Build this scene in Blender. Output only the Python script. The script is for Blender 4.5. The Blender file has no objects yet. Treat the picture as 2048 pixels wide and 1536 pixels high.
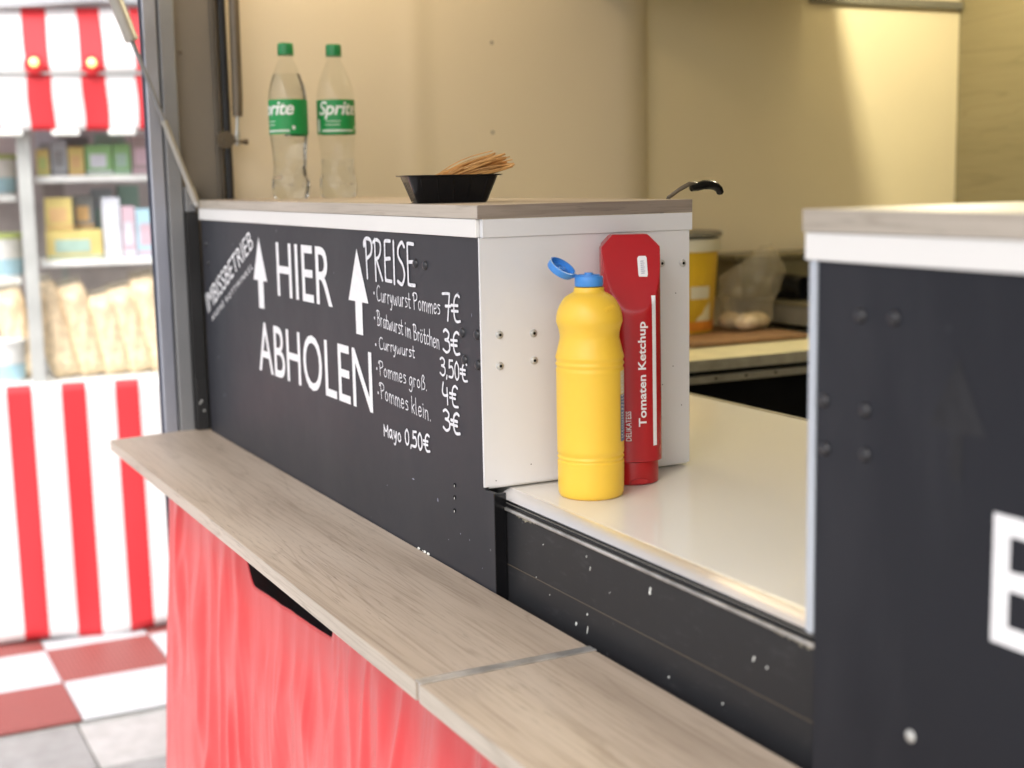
import bpy, bmesh, math, random
from mathutils import Vector, Matrix, noise as mnoise
random.seed(7)
S = bpy.context.scene
COL = S.collection
R = math.radians

# ------------------------------------------------------------------ camera
cam_d = bpy.data.cameras.new('camera')
cam = bpy.data.objects.new('camera', cam_d); COL.objects.link(cam); S.camera = cam
cam_d.sensor_width = 36.0; cam_d.lens = 49.056
cam_d.clip_start = 0.05; cam_d.clip_end = 400
_r = Vector((0.45232, 0.89165, -0.01928)); _u = Vector((-0.12099, 0.08277, 0.98919)); _d = Vector((-0.88361, 0.44510, -0.14532))
m3 = Matrix((_r, _u, -_d)).transposed()
cam.matrix_world = Matrix.Translation((1.38960, -0.66384, 0.34243)) @ m3.to_4x4()
cam_d.dof.use_dof = True; cam_d.dof.focus_distance = 1.66; cam_d.dof.aperture_fstop = 4.0

# ------------------------------------------------------------------ light
SUN_EL, SUN_AZ = 50, -40          # azimuth measured from +X towards +Y: in front of the stall, right of the counter
W = bpy.data.worlds.new('World'); S.world = W; W.use_nodes = True
nt = W.node_tree; bg = nt.nodes['Background']
sky = nt.nodes.new('ShaderNodeTexSky'); sky.sky_type = 'NISHITA'; sky.sun_disc = False
sky.sun_elevation = R(SUN_EL); sky.sun_rotation = R(90 - SUN_AZ); sky.dust_density = 5.0; sky.air_density = 1.0
hs = nt.nodes.new('ShaderNodeHueSaturation'); hs.inputs['Saturation'].default_value = 0.45   # overcast: a greyed sky
nt.links.new(sky.outputs[0], hs.inputs['Color']); nt.links.new(hs.outputs[0], bg.inputs[0])
bg.inputs[1].default_value = 0.15
sd = bpy.data.lights.new('sun', 'SUN'); sd.energy = 1.05; sd.angle = R(30); sd.color = (1.0, 0.97, 0.93)
so = bpy.data.objects.new('sun', sd); COL.objects.link(so)
v = Vector((math.cos(R(SUN_EL)) * math.cos(R(SUN_AZ)), math.cos(R(SUN_EL)) * math.sin(R(SUN_AZ)), math.sin(R(SUN_EL))))
so.rotation_euler = v.to_track_quat('Z', 'Y').to_euler()
VS = S.view_settings
VS.view_transform = 'Standard'; VS.look = 'None'; VS.gamma = 1; VS.exposure = 1.0
S.cycles.max_bounces = 14; S.cycles.transmission_bounces = 12; S.cycles.transparent_max_bounces = 16; S.cycles.diffuse_bounces = 6
S.cycles.sample_clamp_indirect = 6.0

# ------------------------------------------------------------------ materials
def new_mat(name):
    m = bpy.data.materials.new(name); m.use_nodes = True
    return m, m.node_tree, m.node_tree.nodes['Principled BSDF']
def node(t, typ, **kw):
    n = t.nodes.new(typ)
    for k, val in kw.items():
        if k in n.inputs.keys(): n.inputs[k].default_value = val
        else: setattr(n, k, val)
    return n
def c4(c): return (c[0], c[1], c[2], 1.0)
def mapped(t, scale, kind='Object', rot=(0, 0, 0)):
    tc = node(t, 'ShaderNodeTexCoord'); mp = node(t, 'ShaderNodeMapping')
    mp.inputs['Scale'].default_value = scale; mp.inputs['Rotation'].default_value = rot
    t.links.new(tc.outputs[kind], mp.inputs['Vector']); return mp.outputs[0]
def noise(t, vec, scale, detail=4, rough=.55, dist=0):
    n = node(t, 'ShaderNodeTexNoise'); n.inputs['Scale'].default_value = scale; n.inputs['Detail'].default_value = detail
    n.inputs['Roughness'].default_value = rough; n.inputs['Distortion'].default_value = dist
    t.links.new(vec, n.inputs['Vector']); return n.outputs['Fac']
def ramp(t, fac, stops):
    r = node(t, 'ShaderNodeValToRGB'); e = r.color_ramp.elements
    while len(e) < len(stops): e.new(0.5)
    for i, (p, c) in enumerate(stops): e[i].position = p; e[i].color = c4(c) if len(c) == 3 else c
    t.links.new(fac, r.inputs[0]); return r.outputs[0]
def mix(t, fac, a, b, mode='MIX'):
    n = node(t, 'ShaderNodeMix', data_type='RGBA', blend_type=mode)
    for sock, val in ((n.inputs[0], fac), (n.inputs[6], a), (n.inputs[7], b)):
        if isinstance(val, bpy.types.NodeSocket): t.links.new(val, sock)
        elif isinstance(val, (int, float)): sock.default_value = val
        else: sock.default_value = c4(val)
    return n.outputs[2]
def bump(t, p, fac, strength, dist=.002):
    b = node(t, 'ShaderNodeBump'); b.inputs['Strength'].default_value = strength; b.inputs['Distance'].default_value = dist
    t.links.new(fac, b.inputs['Height']); t.links.new(b.outputs[0], p.inputs['Normal'])
def plain(name, col, rough=.5, metal=0, var=.12, scale=12, spec=.5, coat=0, bmp=0, bscale=60, rvar=.0, emit=None, trans=0, sss=0):
    m, t, p = new_mat(name)
    vec = mapped(t, (1, 1, 1)); f = noise(t, vec, scale)
    lo = [max(0, c * (1 - var)) for c in col]; hi = [min(1, c * (1 + var)) for c in col]
    t.links.new(ramp(t, f, [(.3, lo), (.7, hi)]), p.inputs['Base Color'])
    p.inputs['Roughness'].default_value = rough; p.inputs['Metallic'].default_value = metal
    p.inputs['Specular IOR Level'].default_value = spec; p.inputs['Coat Weight'].default_value = coat
    if rvar:
        f2 = noise(t, vec, scale * 2.3)
        t.links.new(ramp(t, f2, [(.3, (rough - rvar,) * 3), (.7, (rough + rvar,) * 3)]), p.inputs['Roughness'])
    if bmp: bump(t, p, noise(t, vec, bscale), bmp)
    if emit: p.inputs['Emission Color'].default_value = c4(emit[0]); p.inputs['Emission Strength'].default_value = emit[1]
    if trans: p.inputs['Transmission Weight'].default_value = trans
    if sss: p.inputs['Subsurface Weight'].default_value = sss; p.inputs['Subsurface Radius'].default_value = (.01, .006, .003)
    return m
def wood(name, dark, mid, light, axis=0, rough=.5, pores=1.0):
    """sonoma oak laminate: long bands, cathedral lines and short dark pores along one axis"""
    m, t, p = new_mat(name)
    def sc(a, b):
        s = [b, b, b]; s[axis] = a; return tuple(s)
    base = noise(t, mapped(t, sc(.9, 9)), 1.6, 5, .55, .35)
    col = ramp(t, base, [(.25, dark), (.47, mid), (.75, light)])
    wv = noise(t, mapped(t, sc(.75, 12)), 2.0, 2, .5, .8)
    # rings: fold the noise into lines
    mm = node(t, 'ShaderNodeMath', operation='MULTIPLY'); mm.inputs[1].default_value = 11; t.links.new(wv, mm.inputs[0])
    fr = node(t, 'ShaderNodeMath', operation='PINGPONG'); fr.inputs[1].default_value = 1; t.links.new(mm.outputs[0], fr.inputs[0])
    lines = ramp(t, fr.outputs[0], [(0, (.72, .69, .66)), (.20, (1, 1, 1)), (1, (1.0, 1.0, 1.0))])
    col = mix(t, .6, col, lines, 'MULTIPLY')
    fine = noise(t, mapped(t, sc(6, 260)), 1.0, 4, .65)
    fcol = ramp(t, fine, [(.36, (.62, .58, .54)), (.5, (1, 1, 1))])
    col = mix(t, .55 * pores, col, fcol, 'MULTIPLY')
    por = noise(t, mapped(t, sc(26, 520)), 1.0, 2, .5)
    patch = noise(t, mapped(t, sc(3, 9)), 1.3, 2)
    pm = node(t, 'ShaderNodeMath', operation='MULTIPLY'); t.links.new(ramp(t, por, [(.62, (0, 0, 0)), (.70, (1, 1, 1))]), pm.inputs[0])
    t.links.new(ramp(t, patch, [(.42, (0, 0, 0)), (.6, (1, 1, 1))]), pm.inputs[1])
    pf = node(t, 'ShaderNodeMath', operation='MULTIPLY'); pf.inputs[1].default_value = .55 * pores; t.links.new(pm.outputs[0], pf.inputs[0])
    col = mix(t, pf.outputs[0], col, tuple(c * .45 for c in dark))
    t.links.new(col, p.inputs['Base Color']); p.inputs['Roughness'].default_value = rough
    bump(t, p, fine, .12, .0006)
    return m
def black_board(name, col, rough, specks=0.0, scuff=.5, spec=.5):
    m, t, p = new_mat(name)
    o = mapped(t, (1, 1, 1))
    f = noise(t, o, 3.5, 6, .6)
    c = ramp(t, f, [(.3, tuple(x * .93 for x in col)), (.7, tuple(x * 1.07 for x in col))])
    p.inputs['Specular IOR Level'].default_value = spec
    if specks:
        vo = node(t, 'ShaderNodeTexVoronoi'); vo.inputs['Scale'].default_value = 95; vo.inputs['Randomness'].default_value = 1
        t.links.new(o, vo.inputs['Vector'])
        msk = ramp(t, vo.outputs['Distance'], [(.06, (1, 1, 1)), (.16, (0, 0, 0))])
        big = ramp(t, noise(t, mapped(t, (7, 7, 22)), 1.0, 3), [(.56, (0, 0, 0)), (.70, (1, 1, 1))])
        a = node(t, 'ShaderNodeMath', operation='MULTIPLY'); t.links.new(msk, a.inputs[0]); t.links.new(big, a.inputs[1])
        b = node(t, 'ShaderNodeMath', operation='MULTIPLY'); b.inputs[1].default_value = min(1, specks * 1.1); t.links.new(a.outputs[0], b.inputs[0])
        c = mix(t, b.outputs[0], c, (.45, .47, .5))
        dust = ramp(t, noise(t, mapped(t, (9, 9, 30)), 3.0, 8, .75), [(.56, (0, 0, 0)), (.74, (1, 1, 1))])
        d2 = node(t, 'ShaderNodeMath', operation='MULTIPLY'); d2.inputs[1].default_value = .40 * specks; t.links.new(dust, d2.inputs[0])
        c = mix(t, d2.outputs[0], c, (.30, .30, .31))
    wipe = ramp(t, noise(t, mapped(t, (2.2, 2.2, .9), rot=(0, .4, 0)), 2.0, 5, .6, .6), [(.48, (0, 0, 0)), (.72, (.16, .16, .16))])
    c = mix(t, wipe, c, (.10, .10, .108))
    vs = node(t, 'ShaderNodeTexVoronoi'); vs.inputs['Scale'].default_value = 15; t.links.new(mapped(t, (1, 1, 1), rot=(0, .5, 0)), vs.inputs['Vector'])
    mk = ramp(t, vs.outputs['Distance'], [(.018, (1, 1, 1)), (.034, (0, 0, 0))])
    s3 = node(t, 'ShaderNodeMath', operation='MULTIPLY'); s3.inputs[1].default_value = scuff; t.links.new(mk, s3.inputs[0])
    c = mix(t, s3.outputs[0], c, (.35, .36, .38))
    t.links.new(c, p.inputs['Base Color'])
    t.links.new(ramp(t, noise(t, o, 7, 7, .7), [(.3, (rough - .04,) * 3), (.7, (rough + .04,) * 3)]), p.inputs['Roughness'])
    bump(t, p, noise(t, o, 2.2, 2), .12, .004)
    return m
def stall_fabric(name, col):
    m = plain(name, col, .55, 0, .05, 6); t = m.node_tree; p = t.nodes['Principled BSDF']
    tr = node(t, 'ShaderNodeBsdfTranslucent'); tr.inputs[0].default_value = c4(col)
    mx = node(t, 'ShaderNodeMixShader'); mx.inputs[0].default_value = .25
    t.links.new(p.outputs[0], mx.inputs[1]); t.links.new(tr.outputs[0], mx.inputs[2])
    t.links.new(mx.outputs[0], t.nodes['Material Output'].inputs[0]); return m
def clear_plastic(name, tint, rough=.04, gloss=1.45, haze=0.0, hazecol=(.8, .78, .7)):
    """thin clear film: what is behind shows through, Fresnel gloss on top"""
    m, t, p = new_mat(name); t.nodes.remove(p)
    tr = node(t, 'ShaderNodeBsdfTransparent'); tr.inputs[0].default_value = c4(tint)
    gl = node(t, 'ShaderNodeBsdfGlossy'); gl.inputs['Roughness'].default_value = rough
    fr = node(t, 'ShaderNodeLayerWeight'); fr.inputs['Blend'].default_value = gloss - 1.0
    lw = ramp(t, fr.outputs['Facing'], [(0, (.03,) * 3), (.6, (.045,) * 3), (.85, (.14,) * 3), (1, (.42,) * 3)])
    base = tr.outputs[0]
    if haze:
        df = node(t, 'ShaderNodeBsdfTranslucent'); df.inputs[0].default_value = c4(hazecol)
        d2 = node(t, 'ShaderNodeBsdfDiffuse'); d2.inputs[0].default_value = c4(hazecol)
        ad = node(t, 'ShaderNodeMixShader'); t.links.new(df.outputs[0], ad.inputs[1]); t.links.new(d2.outputs[0], ad.inputs[2])
        mh = node(t, 'ShaderNodeMixShader'); mh.inputs[0].default_value = haze
        f = ramp(t, noise(t, mapped(t, (1, 1, 1)), 25, 3), [(.3, (haze * .4,) * 3), (.7, (haze * 1.5,) * 3)]); t.links.new(f, mh.inputs[0])
        t.links.new(base, mh.inputs[1]); t.links.new(ad.outputs[0], mh.inputs[2]); base = mh.outputs[0]
    mx = node(t, 'ShaderNodeMixShader'); t.links.new(lw, mx.inputs[0]); t.links.new(base, mx.inputs[1]); t.links.new(gl.outputs[0], mx.inputs[2])
    t.links.new(mx.outputs[0], t.nodes['Material Output'].inputs[0]); return m

M = {}
M['oak'] = wood('oak_laminate', (.285, .228, .177), (.415, .340, .270), (.500, .425, .350), 0, .42)
M['oak_edge'] = wood('oak_edge_front', (.33, .285, .235), (.45, .40, .335), (.55, .49, .42), 0, .5, .8)
M['oak_side'] = wood('oak_edge_side', (.17, .14, .115), (.26, .215, .18), (.36, .31, .265), 1, .5, .9)
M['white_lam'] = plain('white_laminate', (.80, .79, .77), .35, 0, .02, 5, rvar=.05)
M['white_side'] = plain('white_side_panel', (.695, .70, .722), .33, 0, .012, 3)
M['board'] = black_board('black_price_board', (.025, .0265, .034), .48, 0, .55, .4)
M['board_order'] = black_board('black_order_board', (.013, .0142, .020), .55, 0, .06, .28)
M['body_black'] = black_board('black_worn_panel', (.020, .0205, .023), .46, .25, .15, .4)
M['black'] = plain('black_rubber', (.012, .012, .013), .6, 0, .2)
M['gloss_black'] = plain('gloss_black_plastic', (.006, .006, .007), .2, 0, .2, spec=.28)
M['void'] = plain('dark_inside', (.008, .008, .008), .9, 0, .2, spec=.1)
M['counter'] = plain('counter_laminate', (.72, .71, .68), .12, 0, .015, 3, spec=.5)
M['alu'] = plain('aluminium', (.90, .90, .91), .46, 1, .02, 9)
M['alu_dirty'] = plain('worn_aluminium', (.62, .61, .59), .42, .85, .3, 35, rvar=.1, bmp=.3)
M['steel'] = plain('steel', (.55, .54, .51), .3, 1, .12, 30)
M['post_light'] = plain('anodised_post', (.44, .46, .54), .38, .75, .10, 5, rvar=.08)
M['post_grey'] = plain('grey_post', (.21, .215, .225), .5, .2, .08, 6)
M['jamb'] = plain('grey_brown_jamb', (.165, .147, .122), .55, 0, .07, 5)
M['strut_grey'] = plain('strut_grey', (.42, .40, .36), .4, .5, .1, 20)
M['wall_cream'] = plain('cream_wall', (.71, .625, .475), .5, 0, .03, 1.7, rvar=.05, bmp=.05, bscale=3)
M['wall_yellow'] = plain('yellowed_wall', (.76, .665, .455), .48, 0, .04, 1.6, rvar=.05)
M['ceiling'] = plain('truck_ceiling', (.7, .66, .56), .5, 0, .03)
M['wall_back'] = wood('wood_decor_wall', (.20, .165, .085), (.235, .195, .105), (.27, .225, .125), 0, .5, .3)
M['screw'] = plain('screw_metal', (.52, .52, .50), .35, .35, .15, 90)
M['rivet'] = plain('black_rivet', (.02, .02, .024), .33, 0, .1, 40)
M['letter'] = plain('white_vinyl', (.84, .84, .86), .5, 0, .05, 60)
M['chalk'] = plain('chalk_marker', (.74, .74, .78), .7, 0, .16, 220)
M['mustard'] = plain('mustard_plastic', (.85, .55, .055), .38, 0, .02, 8, bmp=.04, bscale=45, sss=.12)
M['blue_cap'] = plain('blue_plastic', (.055, .26, .70), .38, 0, .03, 20, sss=.05)
M['ketchup'] = plain('ketchup_red', (.40, .006, .013), .24, 0, .04, 9, sss=.0)
M['ketchup_low'] = plain('ketchup_cap_red', (.42, .008, .014), .3, 0, .05, 9)
M['sticker'] = plain('paper_sticker', (.8, .8, .84), .6, 0, .03)
M['pale_edge'] = plain('pale_blue_edge', (.50, .54, .60), .4, .2, .03)
M['navy'] = plain('dark_navy_trim', (.03, .04, .07), .5)
M['ink'] = plain('faded_ink', (.30, .32, .42), .6, 0, .2)
M['lab_blue'] = plain('label_blue', (.10, .16, .36), .5, 0, .3, 200)
M['lab_cream'] = plain('label_cream', (.72, .65, .45), .5, 0, .1, 200)
M['green_cap'] = plain('green_cap', (.015, .24, .07), .35, 0, .05)
M['green_label'] = plain('green_label', (.012, .30, .075), .4, 0, .04)
M['lab_white'] = plain('label_white', (.85, .87, .83), .4, 0, .03)
M['pet'] = clear_plastic('clear_pet', (.965, .97, .955), .03)
def _drink():
    m, t, p = new_mat('clear_drink')
    p.inputs['Base Color'].default_value = (.97, .975, .96, 1); p.inputs['Transmission Weight'].default_value = 1
    p.inputs['IOR'].default_value = 1.28; p.inputs['Roughness'].default_value = .0; p.inputs['Specular IOR Level'].default_value = .35; return m
M['drink'] = _drink()
M['pick'] = plain('wooden_pick', (.56, .30, .095), .55, 0, .22, 45)
M['bucket'] = plain('yellow_bucket', (.62, .40, .02), .35, 0, .08, 10)
M['bucket_orange'] = plain('orange_print', (.62, .22, .02), .4, 0, .15, 30)
M['bucket_rim'] = plain('bucket_rim', (.60, .58, .48), .4, 0, .05)
M['lid_dark'] = plain('dark_lid', (.16, .15, .12), .5, 0, .1)
M['bag'] = clear_plastic('clear_bag', (.95, .93, .86), .14, 1.5, .17, (.90, .87, .78))
M['bread'] = plain('bread_roll', (.62, .50, .33), .7, 0, .2, 25)
M['board_brown'] = plain('brown_board', (.19, .10, .045), .5, 0, .25, 22)
M['bench'] = plain('bench_top', (.60, .55, .36), .35, 0, .15, 12)
M['bench_edge'] = plain('bench_edge', (.33, .31, .24), .45, 0, .2, 30)
M['hob'] = plain('stained_steel', (.22, .20, .13), .38, .6, .25, 9)
M['spring'] = plain('spring_brown', (.13, .105, .075), .38, .3, .12, 9)
M['red_tarp'] = None
def _tarp():
    m, t, p = new_mat('red_tarpaulin'); o = mapped(t, (1, 1, 1))
    t.links.new(ramp(t, noise(t, o, 5), [(.3, (.56, .018, .022)), (.7, (.63, .026, .030))]), p.inputs['Base Color'])
    p.inputs['Roughness'].default_value = .32; p.inputs['Specular IOR Level'].default_value = .7
    p.inputs['Coat Weight'].default_value = .22; p.inputs['Coat Roughness'].default_value = .28
    p.inputs['Sheen Weight'].default_value = .14; p.inputs['Sheen Roughness'].default_value = .35; p.inputs['Sheen Tint'].default_value = (1, .75, .75, 1)
    bump(t, p, noise(t, mapped(t, (1, 1, .22)), 14, 3, .5, .6), .22, .006)
    return m
M['red_tarp'] = _tarp()
M['stripe_red'] = stall_fabric('stall_red', (.74, .042, .055))
M['stripe_white'] = stall_fabric('stall_white', (.86, .86, .87))
M['stall_frame'] = plain('stall_frame', (.48, .50, .49), .45, .3, .1)
M['stall_back'] = plain('stall_back', (.58, .52, .51), .7, 0, .3, 4)
M['shelf_white'] = plain('shelf_white', (.75, .77, .76), .5)
M['bulb'] = plain('lamp_bulb', (.9, .8, .4), .3, emit=((1, .62, .16), 1.0))
def slab_mat(name, col, var):
    m = plain(name, col, .75, 0, var, 18, bmp=.3, bscale=160); t = m.node_tree; p = t.nodes['Principled BSDF']
    src = p.inputs['Base Color'].links[0].from_socket
    grime = ramp(t, noise(t, mapped(t, (1, 1, 1)), 5, 7, .7), [(.45, (1, 1, 1)), (.8, (.80, .78, .75))])
    t.links.new(mix(t, .8, src, grime, 'MULTIPLY'), p.inputs['Base Color']); return m
M['slab'] = slab_mat('concrete_slab', (.46, .455, .45), .10)
M['slab_dark'] = slab_mat('darker_slab', (.31, .31, .31), .10)
M['joint'] = slab_mat('joint_sand', (.16, .16, .12), .3)
M['asphalt'] = slab_mat('far_ground', (.34, .33, .32), .15)
def grid_mat(name, col):
    m, t, p = new_mat(name); o = mapped(t, (1, 1, 1))
    br = node(t, 'ShaderNodeTexBrick'); br.offset = 0; br.inputs['Scale'].default_value = 1
    br.inputs['Brick Width'].default_value = .042; br.inputs['Row Height'].default_value = .014; br.inputs['Mortar Size'].default_value = .0026
    br.inputs['Color1'].default_value = c4(col); br.inputs['Color2'].default_value = c4([c * .94 for c in col]); br.inputs['Mortar'].default_value = c4([min(1, c * 1.55) for c in col] if col[0] < .5 else [c * .74 for c in col])
    t.links.new(o, br.inputs['Vector']); t.links.new(br.outputs[0], p.inputs['Base Color']); p.inputs['Roughness'].default_value = .55
    return m
M['mat_red'] = grid_mat('red_grid_mat', (.225, .066, .060)); M['mat_white'] = grid_mat('white_grid_mat', (.62, .64, .67))

# ------------------------------------------------------------------ mesh helpers
WO = {}                      # world origin of every parent built so far (None = parts are given in local coordinates)
class MB:
    def __init__(s): s.v = []; s.f = []; s.m = []
    def add(s, vs, fs, mi=0):
        o = len(s.v); s.v += [tuple(x) for x in vs]; s.f += [tuple(i + o for i in f) for f in fs]; s.m += [mi] * len(fs); return s
    def box(s, x0, x1, y0, y1, z0, z1, mi=0):
        return s.add([(x0, y0, z0), (x1, y0, z0), (x1, y1, z0), (x0, y1, z0), (x0, y0, z1), (x1, y0, z1), (x1, y1, z1), (x0, y1, z1)],
                     [(0, 3, 2, 1), (4, 5, 6, 7), (0, 1, 5, 4), (1, 2, 6, 5), (2, 3, 7, 6), (3, 0, 4, 7)], mi)
    def prism(s, poly, axis, a, b, mi=0):
        """poly: 2-D outline, extruded along an axis ('x','y','z') from a to b"""
        n = len(poly)
        def P(p, w): return {'x': (w, p[0], p[1]), 'y': (p[0], w, p[1]), 'z': (p[0], p[1], w)}[axis]
        return s.add([P(p, a) for p in poly] + [P(p, b) for p in poly],
                     [tuple(range(n)), tuple(range(2 * n - 1, n - 1, -1))] + [(i, (i + 1) % n, n + (i + 1) % n, n + i) for i in range(n)], mi)
    def lathe(s, prof, c=(0, 0, 0), seg=40, mi=0, a0=0, a1=None):
        full = a1 is None; a1 = a0 + 2 * math.pi if full else a1
        k = seg if full else seg + 1; vs = []; fs = []
        for r, z in prof:
            for i in range(k):
                a = a0 + (a1 - a0) * i / seg; vs.append((c[0] + r * math.cos(a), c[1] + r * math.sin(a), c[2] + z))
        for j in range(len(prof) - 1):
            for i in range(seg):
                i2 = (i + 1) % k; fs.append((j * k + i, j * k + i2, (j + 1) * k + i2, (j + 1) * k + i))
        return s.add(vs, fs, mi)
    def tube(s, pts, r, seg=10, mi=0, cap=True):
        pts = [Vector(p) for p in pts]; rs = r if isinstance(r, (list, tuple)) else [r] * len(pts); vs = []; fs = []
        for i, p in enumerate(pts):
            d = (pts[min(i + 1, len(pts) - 1)] - pts[max(i - 1, 0)]).normalized()
            a = d.cross(Vector((.12, .31, .94))).normalized(); b = d.cross(a)
            for k in range(seg):
                t = 2 * math.pi * k / seg; vs.append(p + (a * math.cos(t) + b * math.sin(t)) * rs[i])
        for i in range(len(pts) - 1):
            for k in range(seg):
                k2 = (k + 1) % seg; fs.append((i * seg + k, i * seg + k2, (i + 1) * seg + k2, (i + 1) * seg + k))
        if cap: fs += [tuple(range(seg - 1, -1, -1)), tuple(range((len(pts) - 1) * seg, len(pts) * seg))]
        return s.add(vs, fs, mi)
    def grid(s, fn, nu, nv, mi=0, mfn=None):
        vs = [fn(i / nu, j / nv) for j in range(nv + 1) for i in range(nu + 1)]
        o = len(s.v); s.v += [tuple(x) for x in vs]
        for j in range(nv):
            for i in range(nu):
                q = o + j * (nu + 1) + i; s.f.append((q, q + 1, q + nu + 2, q + nu + 1)); s.m.append(mfn((i + .5) / nu, (j + .5) / nv) if mfn else mi)
        return s
    def ico(s, c, r, sub=2, mi=0, sq=(1, 1, 1), jit=0):
        bm = bmesh.new(); bmesh.ops.create_icosphere(bm, subdivisions=sub, radius=1)
        vs = [(c[0] + x.co.x * r * sq[0] * (1 + random.uniform(-jit, jit)), c[1] + x.co.y * r * sq[1] * (1 + random.uniform(-jit, jit)), c[2] + x.co.z * r * sq[2]) for x in bm.verts]
        fs = [tuple(x.index for x in f.verts) for f in bm.faces]; bm.free(); return s.add(vs, fs, mi)
    def build(s, name, mats, parent=None, origin=None, smooth=False, bevel=0, sharp=35, loc=None, solid=0, fixn=True):
        if not isinstance(mats, (list, tuple)): mats = [mats]
        o0 = origin if origin is not None else (WO.get(parent) if parent is not None else None)
        vs = s.v if o0 is None else [(x[0] - o0[0], x[1] - o0[1], x[2] - o0[2]) for x in s.v]
        me = bpy.data.meshes.new(name); me.from_pydata(vs, [], s.f)
        for m in mats: me.materials.append(m)
        for i, p in enumerate(me.polygons): p.material_index = s.m[i]
        if fixn:
            bm = bmesh.new(); bm.from_mesh(me); bmesh.ops.recalc_face_normals(bm, faces=bm.faces); bm.to_mesh(me); bm.free()
        if smooth:
            for p in me.polygons: p.use_smooth = True
            me.set_sharp_from_angle(angle=R(sharp))
        o = bpy.data.objects.new(name, me); COL.objects.link(o)
        if parent is not None: o.parent = parent; WO[o] = o0
        elif origin is not None: o.location = origin; WO[o] = origin
        else: WO[o] = None
        if solid:
            md = o.modifiers.new('thick', 'SOLIDIFY'); md.thickness = solid; md.offset = 0
        if bevel:
            md = o.modifiers.new('bevel', 'BEVEL'); md.width = bevel; md.segments = 2; md.limit_method = 'ANGLE'; md.angle_limit = R(40)
        return o
def tag(o, label, cat, group=None, kind=None):
    if label: o['label'] = label
    if cat: o['category'] = cat
    if group: o['group'] = group
    if kind: o['kind'] = kind
    return o
def thing(name, label, cat, loc=(0, 0, 0), rotz=0, group=None, local=False):
    o = bpy.data.objects.new(name, None); COL.objects.link(o); o.location = loc; o.rotation_euler = (0, 0, rotz); o.empty_display_size = .05
    WO[o] = None if local else tuple(loc); return tag(o, label, cat, group)
def structure(o): o['kind'] = 'structure'; return o

def text2d(body, shear=0.0, offset=0.0, space=1.0, sub=0):
    """outline text as flat 2-D vertices and faces"""
    cu = bpy.data.curves.new('txt', 'FONT'); cu.body = body; cu.size = 1; cu.shear = shear; cu.offset = offset; cu.space_character = space; cu.resolution_u = 4
    o = bpy.data.objects.new('txt', cu); COL.objects.link(o); bpy.context.view_layer.update()
    ev = o.evaluated_get(bpy.context.evaluated_depsgraph_get()); me = ev.to_mesh()
    bm = bmesh.new(); bm.from_mesh(me)
    bmesh.ops.triangulate(bm, faces=bm.faces)
    for _ in range(sub):
        long = [e for e in bm.edges if e.calc_length() > .12]
        if not long: break
        bmesh.ops.subdivide_edges(bm, edges=long, cuts=1); bmesh.ops.triangulate(bm, faces=bm.faces)
    bm.verts.index_update()
    vs = [(x.co.x, x.co.y) for x in bm.verts]; fs = [tuple(x.index for x in f.verts) for f in bm.faces]
    bm.free(); ev.to_mesh_clear(); bpy.data.objects.remove(o); bpy.data.curves.remove(cu)
    x0 = min(p[0] for p in vs); x1 = max(p[0] for p in vs); y0 = min(p[1] for p in vs); y1 = max(p[1] for p in vs)
    return [((p[0] - x0) / (x1 - x0), (p[1] - y0) / (y1 - y0)) for p in vs], fs
def quad_map(q, u, w):
    tl, tr, br, bl = q
    return tuple((bl[i] * (1 - u) + br[i] * u) * (1 - w) + (tl[i] * (1 - u) + tr[i] * u) * w for i in (0, 1))
def text_on_board(body, q, y, **kw):
    vs, fs = text2d(body, **kw); mb = MB()
    mb.add([(lambda p: (p[0], y, p[1]))(quad_map(q, a, b)) for a, b in vs], fs); return mb

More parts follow.
